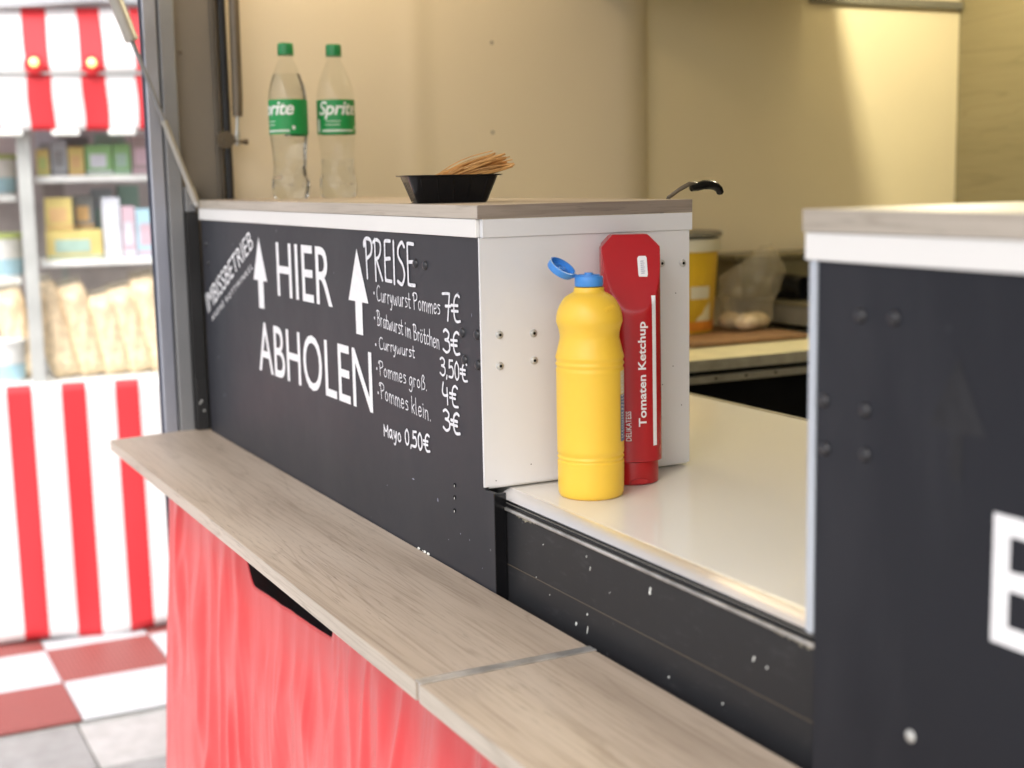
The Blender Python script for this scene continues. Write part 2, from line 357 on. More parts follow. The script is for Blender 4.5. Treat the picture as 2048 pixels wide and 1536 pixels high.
# single-stroke hand lettering: '~' strokes are smoothed, others are straight segments; box 0..w x 0..1
G = {
 'P': (.55, ['~.10,.86 .02,.80 .02,.92 .20,1.0 .45,.96 .54,.80 .46,.60 .18,.50', '.14,.92 .17,0']),
 'R': (.55, ['.12,1 .14,0', '~.02,.93 .20,1.0 .46,.93 .46,.72 .34,.58 .16,.52', '~.20,.52 .36,.30 .54,.02']),
 'E': (.48, ['~.44,.98 .14,.98 .12,.90 .12,.10 .16,.02 .48,.02', '.13,.54 .42,.56']),
 'I': (.22, ['.11,1 .11,0']),
 'S': (.48, ['~.46,.92 .32,1.0 .12,.88 .12,.66 .36,.46 .44,.22 .30,.02 .04,.08']),
 'C': (.55, ['~.46,.90 .32,1.0 .12,.82 .06,.45 .14,.12 .30,.0 .52,.10']),
 'B': (.52, ['.12,1 .12,0', '~.0,.92 .20,1.0 .42,.92 .42,.68 .28,.54 .14,.52', '~.14,.52 .42,.46 .48,.22 .36,.04 .10,.02']),
 'M': (.60, ['.06,0 .10,.80', '~.10,.80 .22,.46 .32,.40 .42,.50 .52,.84', '.52,.84 .54,0']),
 'u': (.42, ['~.06,.58 .06,.20 .16,.02 .30,.12 .36,.56', '.36,.56 .38,.0']),
 'r': (.32, ['.08,.58 .08,0', '~.08,.36 .18,.56 .30,.52']),
 'y': (.40, ['~.05,.58 .06,.28 .18,.14 .32,.56', '~.34,.58 .28,.0 .16,-.34 .06,-.30']),
 'w': (.56, ['~.04,.56 .08,.12 .18,.02 .28,.34', '~.28,.46 .32,.08 .42,.04 .52,.56']),
 's': (.34, ['~.30,.54 .12,.58 .08,.42 .26,.28 .28,.08 .06,.02']),
 't': (.32, ['~.14,.92 .14,.16 .22,.02 .30,.06', '.02,.56 .30,.58']),
 'o': (.42, ['~.22,.58 .07,.44 .07,.14 .20,.01 .35,.16 .34,.44 .22,.58']),
 'm': (.62, ['.06,.58 .07,0', '~.07,.36 .18,.57 .28,.46 .30,.0', '~.30,.36 .42,.57 .54,.44 .56,.0']),
 'n': (.42, ['.06,.58 .07,0', '~.07,.36 .20,.57 .34,.46 .37,.0']),
 'e': (.40, ['~.08,.30 .32,.34 .30,.54 .16,.58 .06,.36 .10,.10 .22,.01 .36,.12']),
 'a': (.42, ['~.34,.50 .20,.58 .06,.38 .08,.08 .20,.02 .33,.30', '~.35,.56 .34,.16 .40,.0']),
 'i': (.18, ['.09,.58 .09,0', '.09,.78 .09,.82']),
 'c': (.36, ['~.32,.52 .20,.58 .07,.40 .08,.10 .20,.01 .34,.08']),
 'h': (.42, ['.07,1 .07,0', '~.07,.36 .20,.56 .34,.44 .36,0']),
 'k': (.40, ['.07,1 .07,0', '.34,.58 .09,.28', '.14,.32 .38,.0']),
 'l': (.20, ['~.08,1 .08,.14 .16,.01']),
 'g': (.42, ['~.34,.50 .20,.58 .06,.38 .08,.10 .20,.03 .34,.34', '~.36,.56 .34,-.20 .20,-.42 .02,-.30']),
 'ö': (.42, ['~.22,.58 .07,.44 .07,.14 .20,.01 .35,.16 .34,.44 .22,.58', '.14,.76 .14,.80', '.30,.76 .30,.80']),
 'ß': (.44, ['~.08,-.05 .10,.70 .22,.98 .36,.84 .24,.56', '~.24,.56 .40,.42 .38,.08 .18,.04']),
 '.': (.16, ['.08,.02 .08,.05']), ',': (.16, ['.09,.06 .05,-.12']), '·': (.2, ['.1,.5 .1,.53']), ' ': (.20, []),
 '7': (.56, ['~.02,.96 .28,.98 .52,.98', '.52,.98 .36,0', '.22,.50 .56,.52']),
 '3': (.50, ['~.04,.90 .22,1.0 .42,.86 .36,.62 .16,.54', '~.16,.54 .44,.46 .46,.14 .24,-.01 .02,.10']),
 '5': (.46, ['.42,.98 .12,.96', '.12,.96 .10,.56', '~.10,.56 .32,.62 .44,.36 .34,.06 .04,.04']),
 '0': (.48, ['~.24,1 .08,.76 .08,.24 .22,.0 .40,.22 .40,.76 .24,1']),
 '4': (.52, ['~.10,1 .04,.56 .16,.40 .44,.46', '.40,.78 .42,0']),
 '€': (.62, ['~.58,.94 .40,1.0 .22,.78 .20,.26 .34,.02 .62,.06', '.02,.60 .46,.62', '.02,.38 .44,.40']),
}
def smooth_pts(p, n=7):
    q = [p[0]] + p + [p[-1]]; out = []
    for i in range(1, len(q) - 2):
        a, b, c, d = [Vector(x) for x in q[i - 1:i + 3]]
        for k in range(n):
            t = k / n; out.append(.5 * ((2 * b) + (c - a) * t + (2 * a - 5 * b + 4 * c - d) * t * t + (3 * b - a - 3 * c + d) * t ** 3))
    out.append(Vector(p[-1])); return out
def ribbon(mb, pts, w, y):
    """flat marker stroke in the plane of the board; y creeps so that crossings never share a plane"""
    pts = [Vector(p) for p in pts]; P = [pts[0]]
    for p in pts[1:]:
        if (p - P[-1]).length > 1e-5: P.append(p)
    if len(P) < 2: P.append(P[0] + Vector((w * .05, 0)))
    vs = []; fs = []; n = len(P)
    for i in range(n):
        d = (P[min(i + 1, n - 1)] - P[max(i - 1, 0)]).normalized(); nr = Vector((-d.y, d.x)); ww = w * .5
        yy = y - 6e-6 * i
        vs += [(P[i].x + nr.x * ww, yy, P[i].y + nr.y * ww), (P[i].x - nr.x * ww, yy, P[i].y - nr.y * ww)]
    for i in range(n - 1): fs.append((2 * i, 2 * i + 1, 2 * i + 3, 2 * i + 2))
    for end, s0 in ((0, -1), (n - 1, 1)):
        d = (P[min(end + 1, n - 1)] - P[max(end - 1, 0)]).normalized() * s0; nr = Vector((-d.y, d.x)); o = len(vs)
        ks = [math.pi * k / 6 for k in range(7)]
        vs += [(P[end].x + (nr.x * math.cos(a) + d.x * math.sin(a)) * w / 2, y - 6e-6 * end, P[end].y + (nr.y * math.cos(a) + d.y * math.sin(a)) * w / 2) for a in ks]
        fs.append(tuple(range(o, o + 7)))
    mb.add(vs, fs)
def hand(body, q, w, y=-.0007, jit=.012):
    mb = MB(); tot = sum(G[c][0] for c in body) + .06 * (len(body) - 1); x = 0; k = 0
    for c in body:
        dy = random.uniform(-jit, jit) * 2
        for st in G[c][1]:
            sm = st[0] == '~'
            pts = [tuple(float(a) for a in s.split(',')) for s in st.lstrip('~').split()]
            pts = [((x + a + random.uniform(-jit, jit)) / tot, b + dy + random.uniform(-jit, jit)) for a, b in pts]
            pts = [quad_map(q, a, b) for a, b in pts]
            ribbon(mb, smooth_pts(pts) if sm else pts, w * random.uniform(.92, 1.08), y - .00011 * (k % 5)); k += 1
        x += G[c][0] + .06
    return mb
def rect(x0, x1, z0, z1): return ((x0, z1), (x1, z1), (x1, z0), (x0, z0))
def dome(mb, c, r, h, axis, seg=14):
    prof = [(r, 0), (r * .92, h * .45), (r * .65, h * .82), (r * .3, h * .98), (.0001, h)]; t = MB(); t.lathe(prof, (0, 0, 0), seg)
    for vv in t.v: pass
    if axis == '-y': vs = [(c[0] + a, c[1] - z, c[2] + b) for a, b, z in t.v]
    else: vs = [(c[0] + z, c[1] + a, c[2] + b) for a, b, z in t.v]
    mb.add(vs, t.f); return mb

GZ = -1.18                      # street level; z = 0 is the top of the serving counter's edge
# ================================================================== SETTING
g = MB(); g.box(-60, 60, -60, 60, GZ - .30, GZ - .05); structure(g.build('ground', M['asphalt']))
jo = MB(); jo.box(-6, 5, -5, 4, GZ - .049, GZ - .012); structure(jo.build('paving_bed', M['joint']))
pv = MB(); px = -2.588
for i in range(-4, 16):
    for j in range(-14, 10):
        x0 = px + i * .333; y0 = -.075 + j * .333 + (0 if i % 1 == 0 else .16)
        if x0 < -6 or x0 > 4.6: continue
        h = random.uniform(-.0015, .0015)
        pv.box(x0 + .003, x0 + .330, y0 + .003, y0 + .330, GZ - .0118, GZ - .002 + h, 1 if random.random() < .3 or (i, j) == (0, -1) else 0)
structure(pv.build('paving', [M['slab'], M['slab_dark']], bevel=.002))
# click mats under the stall front
for i in range(0, 3):
    for j in range(-2, 3):
        x1 = -2.592 - i * .335; y0 = -.058 + j * .335; red = (i + j) % 2 == 1
        mb = MB(); mb.box(x1 - .333, x1, y0, y0 + .333, GZ + .004, GZ + .016)
        col = 'red' if red else 'white'; row = ['beside the grey paving slabs', 'just before the striped skirt', 'half under the striped skirt'][i]
        o = mb.build('floor_mat', M['mat_red'] if red else M['mat_white'], origin=(x1 - .333, y0, GZ + .004), bevel=.004)
        where = {-2: 'far left', -1: 'left of the mat joint', 0: 'right of the mat joint', 1: 'behind the red curtain', 2: 'hidden furthest behind the red curtain'}[j]
        tag(o, f'{col} grid floor mat {row}, {where}', 'floor mat', 'red and white floor mats')

# ================================================================== FOOD TRUCK SHELL
truck = thing('food_truck', 'food truck with open side hatch, grey corner post, cream inner walls and red curtain below', 'food truck', (0, 0, GZ))
# end wall: proud left sheet with a rounded edge, yellowed wall behind
w = MB(); w.box(-1.33, -1.285, -.060, 1.95, -1.0, 1.15); w.build('end_wall', M['wall_yellow'], truck)
def sheet(u, t):
    z = -.9 + 2.0 * t; yv = .079 + (1.04 - .079) * u
    x = -1.25 + .004 * math.exp(-((yv - .46) / .03) ** 2) - .003 * (1 / (1 + math.exp(-(yv - .47) / .02)))
    if yv > .94: x -= .05 * (1 - math.sqrt(max(0, 1 - ((yv - .94) / .1) ** 2))) * 1.0
    return (x, yv, z)
ws = MB(); ws.grid(sheet, 110, 4)
ws_o = ws.build('wall_sheet', M['wall_cream'], truck, smooth=True)
sc = MB()
for yy, zz in ((.636, .621), (.634, .439), (.636, .80), (.632, .25), (.634, .06), (.14, .60), (.14, .2)): dome(MB(), (-1.2535, yy, zz), .0038, .0018, '+x').build('wall_screw', M['jamb'], ws_o, smooth=True)
w = MB(); w.box(-1.33, 2.0, 1.952, 2.0, -1.0, 1.15); w.build('back_wall', M['wall_back'], truck)
w = MB(); w.box(1.952, 2.0, .03, 1.95, -1.0, 1.15); w.build('side_wall', M['wall_cream'], truck)
w = MB(); w.box(-1.34, 2.02, -.02, 2.02, 1.152, 1.20); w.build('roof', M['ceiling'], truck, bevel=.01)
w = MB(); w.box(-1.33, 2.0, .06, 1.95, -1.05, -1.002); w.build('truck_floor', M['hob'], truck)
w = MB(); w.box(-1.33, 2.0, .0, .05, 1.06, 1.15); w.build('hatch_frame', M['post_grey'], truck)
# corner post (profile in plan, extruded upwards)
p1 = MB(); p1.prism([(-1.240, -.083), (-1.222, -.083), (-1.222, -.0565), (-1.240, -.0565)], 'z', -1.0, 1.15)
post = p1.build('corner_post', M['post_light'], truck, bevel=.003)
p2 = MB(); p2.box(-1.284, -1.228, -.0560, -.0545, -1.0, 1.15); p2.build('post_seam', M['black'], post)
p3 = MB(); p3.box(-1.284, -1.219, -.0540, -.0255, -1.0, 1.15); p3.build('post_channel', M['post_grey'], post, bevel=.003)
pb = MB(); pb.box(-1.236, -1.2265, -.0865, -.0835, -1.0, 1.15); pb.build('outer_trim', M['navy'], post)
j1 = MB(); j1.box(-1.284, -1.236, -.025, .045, -.12, 1.15); j1.box(-1.284, -1.232, .0455, .0490, -.12, 1.15); j1.box(-1.284, -1.238, .0495, .0575, -.12, 1.15)
jamb = j1.build('door_jamb', M['jamb'], truck, bevel=.001)
dome(MB(), (-1.236, -.012, .585), .0035, .002, '+x').build('jamb_screw', M['spring'], jamb, smooth=True)
rb = MB(); rb.tube([(-1.231, .0665, z) for z in (-.1, .3, .8, 1.15)], .0075, 10); rb.build('rubber_seal', M['black'], truck, smooth=True)
gp = MB(); gp.box(-1.236, -1.2155, -.0235, -.0035, .293, .340); gp.build('mounting_plate', M['post_grey'], truck, bevel=.002)
dk = MB(); dk.box(-1.2355, -1.212, -.0245, -.0010, -.1175, .2915); dk.box(-1.2115, -1.208, -.0235, -.001, -.1175, -.020); dk.build('dark_infill', M['black'], truck, bevel=.001)
sc = MB()
for zz, yy in ((-.062, -.014), (-.081, -.010), (-.066, -.017)): dome(MB(), (-1.208, yy, zz), .0022, .001, '+x').build('infill_screw', M['screw'], truck, smooth=True)
# the outer gas strut that holds the hatch
def lerp(a, b, t): return tuple(a[i] + (b[i] - a[i]) * t for i in range(3))
A = (-1.19, -.0085, .308); B = (-1.19, -.109, .598); Dv = tuple((B[i] - A[i]) / .29 for i in range(3))
def along(t): return tuple(A[i] + Dv[i] * t for i in range(3))
s_ = MB(); s_.tube([along(.290), along(.293), along(.99)], [.0095, .0125, .0125], 16); st = s_.build('gas_strut', M['strut_grey'], truck, smooth=True)
s_ = MB(); s_.tube([along(.143), along(.292)], .0044, 10); s_.build('piston_rod', M['post_grey'], st, smooth=True)
s_ = MB(); s_.tube([along(.014), along(.147)], .0058, 12); s_.tube([along(.146), along(.151)], .0066, 12); s_.tube([along(.004), along(.03)], [.0068, .0075], 12); s_.build('strut_sleeve', M['strut_grey'], st, smooth=True)
s_ = MB(); s_.tube([(-1.2155, -.0085, .308), (-1.184, -.0085, .308)], .0045, 10); s_.ico((-1.19, -.0085, .308), .0072, 2); s_.build('ball_joint', M['steel'], st, smooth=True)
# inner gas spring beside the wall
s_ = MB(); s_.tube([(-1.205, .0805, .468), (-1.205, .0815, .50), (-1.205, .087, 1.05)], [.0095, .0098, .0098], 16); s_.tube([(-1.205, .0803, .482), (-1.205, .0806, .486)], .0102, 16)
st2 = s_.build('gas_spring', M['spring'], truck, smooth=True)
s_ = MB(); s_.tube([(-1.205, .0775, .420), (-1.205, .0805, .470)], .0036, 10); s_.tube([(-1.205, .0772, .414), (-1.205, .0785, .440)], .0052, 10); s_.build('spring_rod', M['steel'], st2, smooth=True)
s_ = MB(); s_.tube([(-1.203, .055, .423), (-1.203, .094, .421)], [.003, .0035], 10); s_.tube([(-1.203, .090, .421), (-1.203, .097, .421)], .0055, 10); s_.tube([(-1.207, .0545, .425), (-1.199, .0545, .425)], .0165, 20); s_.tube([(-1.199, .0545, .425), (-1.195, .0545, .425)], .007, 14); s_.build('spring_bracket', M['spring'], st2, smooth=True)
# hatch (raised flap) above the counter
h = MB(); h.prism([(0.0, 1.155), (-.98, 1.415), (-.975, 1.440), (.0, 1.185)], 'x', -1.25, 1.98); hat = h.build('hatch_flap', M['wall_cream'], truck, bevel=.004)
# serving counter with its rail
c = MB(); c.box(-1.2, 1.93, .033, .586, -.026, -.005); cnt = c.build('serving_counter', M['counter'], truck, bevel=.0015)
c = MB(); c.box(-1.2, 1.93, .5862, .592, -.027, -.0035); c.build('back_edging', M['bench_edge'], cnt, bevel=.001)
prof = [(.0325, -.0048), (.0310, -.0042), (.0292, -.0044), (.0265, -.0054), (.0222, -.0070), (.0182, -.0100), (.0152, -.0125), (.0325, -.0125)]
c = MB(); c.prism(prof, 'x', .003, .574); c.build('aluminium_rail', M['alu'], cnt, smooth=True, sharp=50)
c = MB(); c.box(.003, .574, .0150, .0320, -.0158, -.0127); c.box(.003, .574, .0140, .0320, -.0205, -.0166); c.build('rubber_gasket', M['gloss_black'], cnt, bevel=.0012)
c = MB(); c.box(.003, .574, .0155, .0320, -.0166, -.0159); c.build('gasket_groove', M['strut_grey'], cnt)
c = MB(); c.box(.003, .574, .0125, .0320, -.0245, -.0207); c.build('lower_trim', M['alu_dirty'], cnt, bevel=.001)
# worn black body panel below the counter, and everything under the ledge
b_ = MB(); b_.box(-1.215, 1.95, .016, .045, -1.0, -.0247); body = b_.build('body_panel', M['body_black'], truck)
s_ = MB(); s_.tube([(.003, .0157, -.0870), (.30, .0158, -.0868), (.576, .0157, -.0866)], .0005, 6); s_.build('crease_line', M['spring'], body)
sp = MB()
for (x, z, a, bb) in ((.319, -.041, .0030, .0058), (.177, -.113, .0032, .0033), (.479, -.058, .0024, .0036), (.207, -.047, .0008, .003), (.2, -.036, .0006, .002), (.2003, -.0965, .0016, .0018), (.2002, -.113, .001, .005), (.497, -.060, .002, .002), (.107, -.045, .001, .001), (.35, -.115, .0018, .0018), (.435, -.112, .0014, .0014), (.245, -.062, .001, .001), (.09, -.085, .001, .001), (.12, -.097, .0012, .001)):
    n = 9; a *= .8; bb *= .8; pts = [(x + .75 * a * math.cos(2 * math.pi * i / n) * random.uniform(.4, 1.1) + (.25 * bb) * math.sin(2 * math.pi * i / n), z + bb * math.sin(2 * math.pi * i / n) * random.uniform(.7, 1.1)) for i in range(n)]
    sp = MB(); sp.prism(pts, 'y', .0155, .0162); sp.build('paint_chip', M['lab_white'], body)
# flaking residue under the trim
rr = random.Random(21); top_ = -.0246; xs_ = [.012 + .0013 * i for i in range(430)]
def resid(x): return .0003 + .0042 * (math.exp(-((x - .066) / .02) ** 2) + 1.1 * math.exp(-((x - .548) / .035) ** 2) + .10) * rr.random() ** 1.6
low = [(x, top_ - resid(x)) for x in xs_]
rs = MB(); n_ = len(xs_)
rs.add([(x, yy_, zz_) for yy_ in (.0150, .0161) for x, zz_ in [(x, top_) for x in xs_] + low], [(i, i + 1, n_ + i + 1, n_ + i) for i in range(n_ - 1)] + [(n_ + i, n_ + i + 1, 3 * n_ + i + 1, 3 * n_ + i) for i in range(n_ - 1)])
rs.build('dried_sealant', M['bench_edge'], body)
# curtain: red tarpaulin
def sstep(a, b, x):
    t = max(0, min(1, (x - a) / (b - a))); return t * t * (3 - 2 * t)
def tarp_top(x):
    return -.142 - (.135 - .055 * max(0, x + .663)) * sstep(-.80, -.67, x) * (1 - sstep(-.325, -.285, x))
def ridged(x, z, sx, sz, seed):
    """soft creases: noise folded into ridges, long in z and leaning both ways"""
    wx = x + .045 * mnoise.noise((x * 5, z * 4, seed + 9.0)) + .26 * z * mnoise.noise((x * 2.6, z * 1.6, seed + 3.0))
    n = mnoise.noise((wx * sx, z * sz, seed)); return 1 - math.sqrt(n * n * 4 + .012)
def tarp(u, t):
    x = -1.208 + 2.9 * u; zt = tarp_top(x); z = zt + (-1.12 - zt) * t; dz = -.14 - z
    calm = (.15 + .85 * sstep(.01, .16, zt - z)) * (.2 + .8 * sstep(-1.208, -1.13, x))
    f = .0135 * ridged(x, z, 7, 2.0, 1.3) + .0066 * ridged(x, z, 14, 3.6, 7.7) + .0006 * ridged(x, z, 40, 5.0, 4.1)
    y = -.079 - .064 * t - .008 * math.sin(x * 5.2 + .6) * t * sstep(-1.208, -.9, x) - calm * (f - .0105)
    return (x, y, z)
tp = MB(); tp.grid(tarp, 760, 130)
tag(tp.build('red_curtain', M['red_tarp'], truck, smooth=True, sharp=180, solid=.0008), None, None)

# ================================================================== LEDGE
led = thing('counter_ledge', 'long oak coloured folding shelf ledge along the truck above the red curtain', 'shelf', (.24, -.19, -.137))
l1 = MB(); l1.prism([(-1.198, -.188), (.2365, -.188), (.2365, -.0015), (-1.232, -.0015)], 'z', -.1365, -.118)
e1 = l1.build('shelf_board', M['oak'], led, bevel=.0006)
x_ = MB(); x_.prism([(-1.1985, -.1893), (.2362, -.1893), (.2362, -.1883), (-1.1985, -.1883)], 'z', -.1363, -.1184); x_.build('edge_band', M['oak_edge'], e1)
l2 = MB(); l2.box(.2445, 1.70, -.188, -.0015, -.1365, -.118); e2 = l2.build('shelf_board', M['oak'], led, bevel=.0006)
x_ = MB(); x_.box(.2448, 1.70, -.1893, -.1883, -.1363, -.1184); x_.build('edge_band', M['oak_edge'], e2)
j_ = MB(); j_.box(.2335, .2475, -.1885, -.001, -.1178, -.1166); j_.box(.2392, .2418, -.188, -.001, -.1363, -.1179); j_.build('joint_strip', M['alu_dirty'], led, bevel=.0004)
for bx in (-1.0, -.15, .7, 1.5):
    br_ = MB(); br_.prism([(-.16, -.1368), (.0, -.1368), (.0, -.30), (-.012, -.30)], 'x', bx - .008, bx + .008)
    if bx > -.5: br_ = MB(); br_.box(bx - .008, bx + .008, -.07, -.002, -.16, -.1368)
    else: br_ = MB(); br_.box(bx - .008, bx + .008, -.07, -.002, -.16, -.1368)
    br_.build('bracket', M['black'], led)

# ================================================================== PICK-UP CABINET (left, with the price list)
cab = thing('counter_cabinet', 'white counter cabinet with black price list board HIER ABHOLEN and oak top', 'cabinet', (-.6, .13, -.004))
c = MB(); c.box(-1.199, -.0005, .005, .272, -.003, .2795); c.build('carcass', M['white_lam'], cab)
c = MB(); c.prism([(-1.2, .2788), (-.0008, .2788), (-.0008, -.0040), (.0210, -.0040), (.0210, -.60), (-1.205, -.60)], 'y', 0, .0045)
brd = c.build('price_board', M['board'], cab, bevel=.0005)
c = MB(); c.box(.0211, .0222, .0003, .0148, -.60, -.0045); c.build('board_edge', M['gloss_black'], brd)
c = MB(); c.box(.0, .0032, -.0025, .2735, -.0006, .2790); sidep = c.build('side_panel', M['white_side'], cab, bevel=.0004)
c = MB(); c.box(-1.2, -.0028, -.0035, .0048, .2792, .2994); c.build('front_band', M['white_lam'], cab, bevel=.0006)
c = MB(); c.box(-.0012, .0052, .0008, .2765, .2792, .2994); c.build('side_band', M['white_side'], cab, bevel=.0006)
c = MB(); c.box(-1.204, .0035, -.0032, .2755, .2998, .3148); wt = c.build('oak_top', M['oak'], cab, bevel=.0005)
c = MB(); c.box(-1.204, .0034, -.0044, -.0033, .3000, .3146); c.build('edge_band', M['oak_edge'], wt)
c = MB(); c.box(.0036, .0050, -.0043, .2765, .2999, .3147); c.build('edge_band', M['oak_side'], wt)
yL = -.0007
text_on_board('HIER', rect(-.743, -.487, .1675, .2515), yL, offset=.004).build('lettering', M['letter'], brd, fixn=False)
text_on_board('ABHOLEN', rect(-.862, -.342, .0345, .1185), yL, offset=.004).build('lettering', M['letter'], brd, fixn=False)
def arrow(x0, x1, zt, zh, zb, s0, s1, tip):
    mb = MB(); mb.add([(tip, yL, zt), (x0, yL, zh), (s0, yL, zh), (s0, yL, zb), (s1, yL, zb), (s1, yL, zh), (x1, yL, zh)], [(0, 1, 2, 3, 4, 5, 6)]); return mb
arrow(-.873, -.797, .257, .186, .1405, -.8475, -.8185, -.835).build('arrow', M['letter'], brd)
arrow(-.421, -.346, .254, .1825, .138, -.3955, -.3695, -.3835).build('arrow', M['letter'], brd)
text_on_board('IMBISSBETRIEB', ((-1.194, .140), (-.884, .268), (-.864, .240), (-1.176, .106)), yL, offset=.0, space=1.0, shear=.0).build('lettering', M['letter'], brd, fixn=False)
text_on_board('ANDRÉ ROTTWINKEL', ((-1.161, .104), (-.881, .2155), (-.873, .2045), (-1.151, .093)), yL, offset=.0, space=1.3).build('lettering', M['letter'], brd, fixn=False)
for body_, q_, w_ in (('PREISE', rect(-.356, -.184, .2155, .268), .0046),
        ('Currywurst Pommes', ((-.315, .2085), (-.110, .2055), (-.110, .1855), (-.315, .1885)), .0016),
        ('Bratwurst im Brötchen', ((-.317, .1765), (-.115, .1635), (-.115, .1445), (-.316, .1565)), .0016),
        ('Currywurst', ((-.312, .1415), (-.192, .141), (-.192, .1255), (-.312, .126)), .0016),
        ('Pommes groß.', ((-.316, .1095), (-.156, .1075), (-.156, .0895), (-.315, .0905)), .0016),
        ('Pommes klein.', ((-.316, .0805), (-.147, .0735), (-.147, .053), (-.314, .0600)), .0016),
        ('Mayo', ((-.307, .029), (-.244, .031), (-.244, .0115), (-.306, .0115)), .0027), ('0,50€', ((-.233, .031), (-.153, .0345), (-.153, .0135), (-.233, .0115)), .0033),
        ('7€', rect(-.104, -.054, .1815, .2130), .0034), ('3€', rect(-.105, -.058, .1430, .1690), .0034), ('3,50€', rect(-.116, -.039, .1140, .1350), .0028),
        ('4€', rect(-.112, -.066, .0810, .1055), .0030), ('3€', rect(-.111, -.063, .0495, .0735), .0034)):
    hand(body_, q_, w_).build('handwriting', M['chalk'], brd, fixn=False)
bl = MB()
for x, z in ((-.324, .198), (-.325, .165), (-.324, .130), (-.323, .098), (-.321, .066)):
    bl = MB(); bl.add([(x + .0021 * math.cos(a * math.pi / 5), yL, z + .0021 * math.sin(a * math.pi / 5)) for a in range(10)], [tuple(range(10))]); bl.build('bullet_mark', M['chalk'], brd, fixn=False)
for x, z, r_ in ((-.182, .243, .0060), (-.153, .242, .0060), (-.051, .170, .0062), (-.012, .171, .0062), (-.046, .139, .0062), (-.011, .137, .0062), (-.897, .235, .006), (-1.17, .235, .006), (-1.16, .2, .005)):
    dome(MB(), (x, .0005, z), r_, .0042, '-y').build('rivet', M['rivet'], brd, smooth=True)
for x, z in ((-.083, -.014), (-.084, -.029), (-.085, -.045)):
    mb = MB(); mb.tube([(x, .001, z), (x, -.0012, z)], .0024, 10); o = mb.build('screw_hole', M['void'], brd, smooth=True)
    mb = MB(); mb.tube([(x + .0008, -.0012, z + .0006), (x + .0012, -.0014, z - .0020)], .0006, 6); mb.build('metal_glint', M['screw'], o)
ch = MB()
for x, z, a, bb in ((-.134, -.042, .002, .003), (-1.092, -.037, .0028, .0028), (-.025, .192, .0006, .003), (-.06, .215, .0011, .0011), (-.07, -.07, .0014, .0012), (-.045, -.072, .0008, .0016), (-.105, -.085, .0012, .0008), (-.30, -.055, .001, .0012), (-.21, -.03, .004, .001), (-1.12, .03, .002, .002), (-.012, -.098, .0008, .001)):
    ch = MB(); ch.add([(x + a * math.cos(2 * math.pi * i / 7) * random.uniform(.7, 1), -.0004, z + bb * math.sin(2 * math.pi * i / 7) * random.uniform(.7, 1)) for i in range(7)], [tuple(range(7))]); ch.build('paint_chip', M['ink'], brd)
fl = MB()
for i in range(9):
    x = -.20 + .04 * random.random(); fl = MB(); w_ = random.uniform(.001, .003); fl.ico((x, -.0012, -.1170), w_, 1, sq=(1, .5, .7), jit=.3); fl.build('sealant_crumb', M['lab_white'], brd)
for y, z in ((.020, .171), (.063, .170), (.020, .136), (.063, .139), (.234, .241), (.264, .240)):
    mb = MB(); dome(mb, (.0032, y, z), .0047, .0022, '+x', 16); o = mb.build('screw', M['screw'], sidep, smooth=True)
    mb = MB(); mb.tube([(.0048, y, z), (.0056, y, z)], .0017, 8); mb.build('screw_socket', M['void'], o)
dt = MB()
for y, z in ((.057, .020), (.254, .205), (.250, .118), (.262, .07), (.235, .097), (.012, .006)):
    dt = MB(); dt.tube([(.0030, y, z), (.0034, y, z)], .0007, 7); dt.build('speck', M['black'], sidep)

# ================================================================== ORDER CABINET (right)
cb = thing('counter_cabinet', 'nearer black counter cabinet at the right with white letter B and oak top', 'cabinet', (1.1, .13, -.004))
c = MB(); c.box(.5735, 1.76, .005, .272, -.003, .2795); c.build('carcass', M['white_lam'], cb)
c = MB(); c.prism([(.5755, .2788), (1.76, .2788), (1.76, -.60), (.5755, -.60)], 'y', 0, .0045); bo = c.build('front_board', M['board_order'], cb, bevel=.0005)
c = MB(); c.box(.5668, .5748, -.0015, .0100, -.0060, .2789); c.build('edge_profile', M['pale_edge'], cb, bevel=.001)
c = MB(); c.box(.5640, 1.76, -.0035, .2765, .2792, .2994); c.build('front_band', M['white_lam'], cb, bevel=.0008)
c = MB(); c.box(.5625, 1.76, -.0032, .2765, .2998, .3165); wt2 = c.build('oak_top', M['oak'], cb, bevel=.0006)
c = MB(); c.box(.5625, 1.76, -.0046, -.0033, .3000, .3163); c.build('edge_band', M['oak_edge'], wt2)
text_on_board('B', rect(.7525, .812, .0415, .1265), yL, offset=.010).build('lettering', M['letter'], bo, fixn=False)
for x, z in ((.623, .242), (.657, .243), (.584, .176), (.629, .175), (.586, .140), (.630, .143)):
    dome(MB(), (x, .0005, z), .0058, .0042, '-y').build('rivet', M['rivet'], bo, smooth=True)
dome(MB(), (.682, -.0003, -.049), .0048, .0024, '-y').build('screw', M['screw'], bo, smooth=True)
gh = plain('ghost_mark', (.0195, .020, .0235), .6, 0, .25, 60, spec=.28)
mb = MB(); q0 = .718; mb.add([(q0, -.0003, .223), (.692, -.0003, .173), (.712, -.0003, .172), (.7125, -.0003, .1405), (.7235, -.0003, .1405), (.7235, -.0003, .172), (.744, -.0003, .173)], [(0, 1, 2, 3, 4, 5, 6)])
mb.build('faded_arrow', gh, bo)

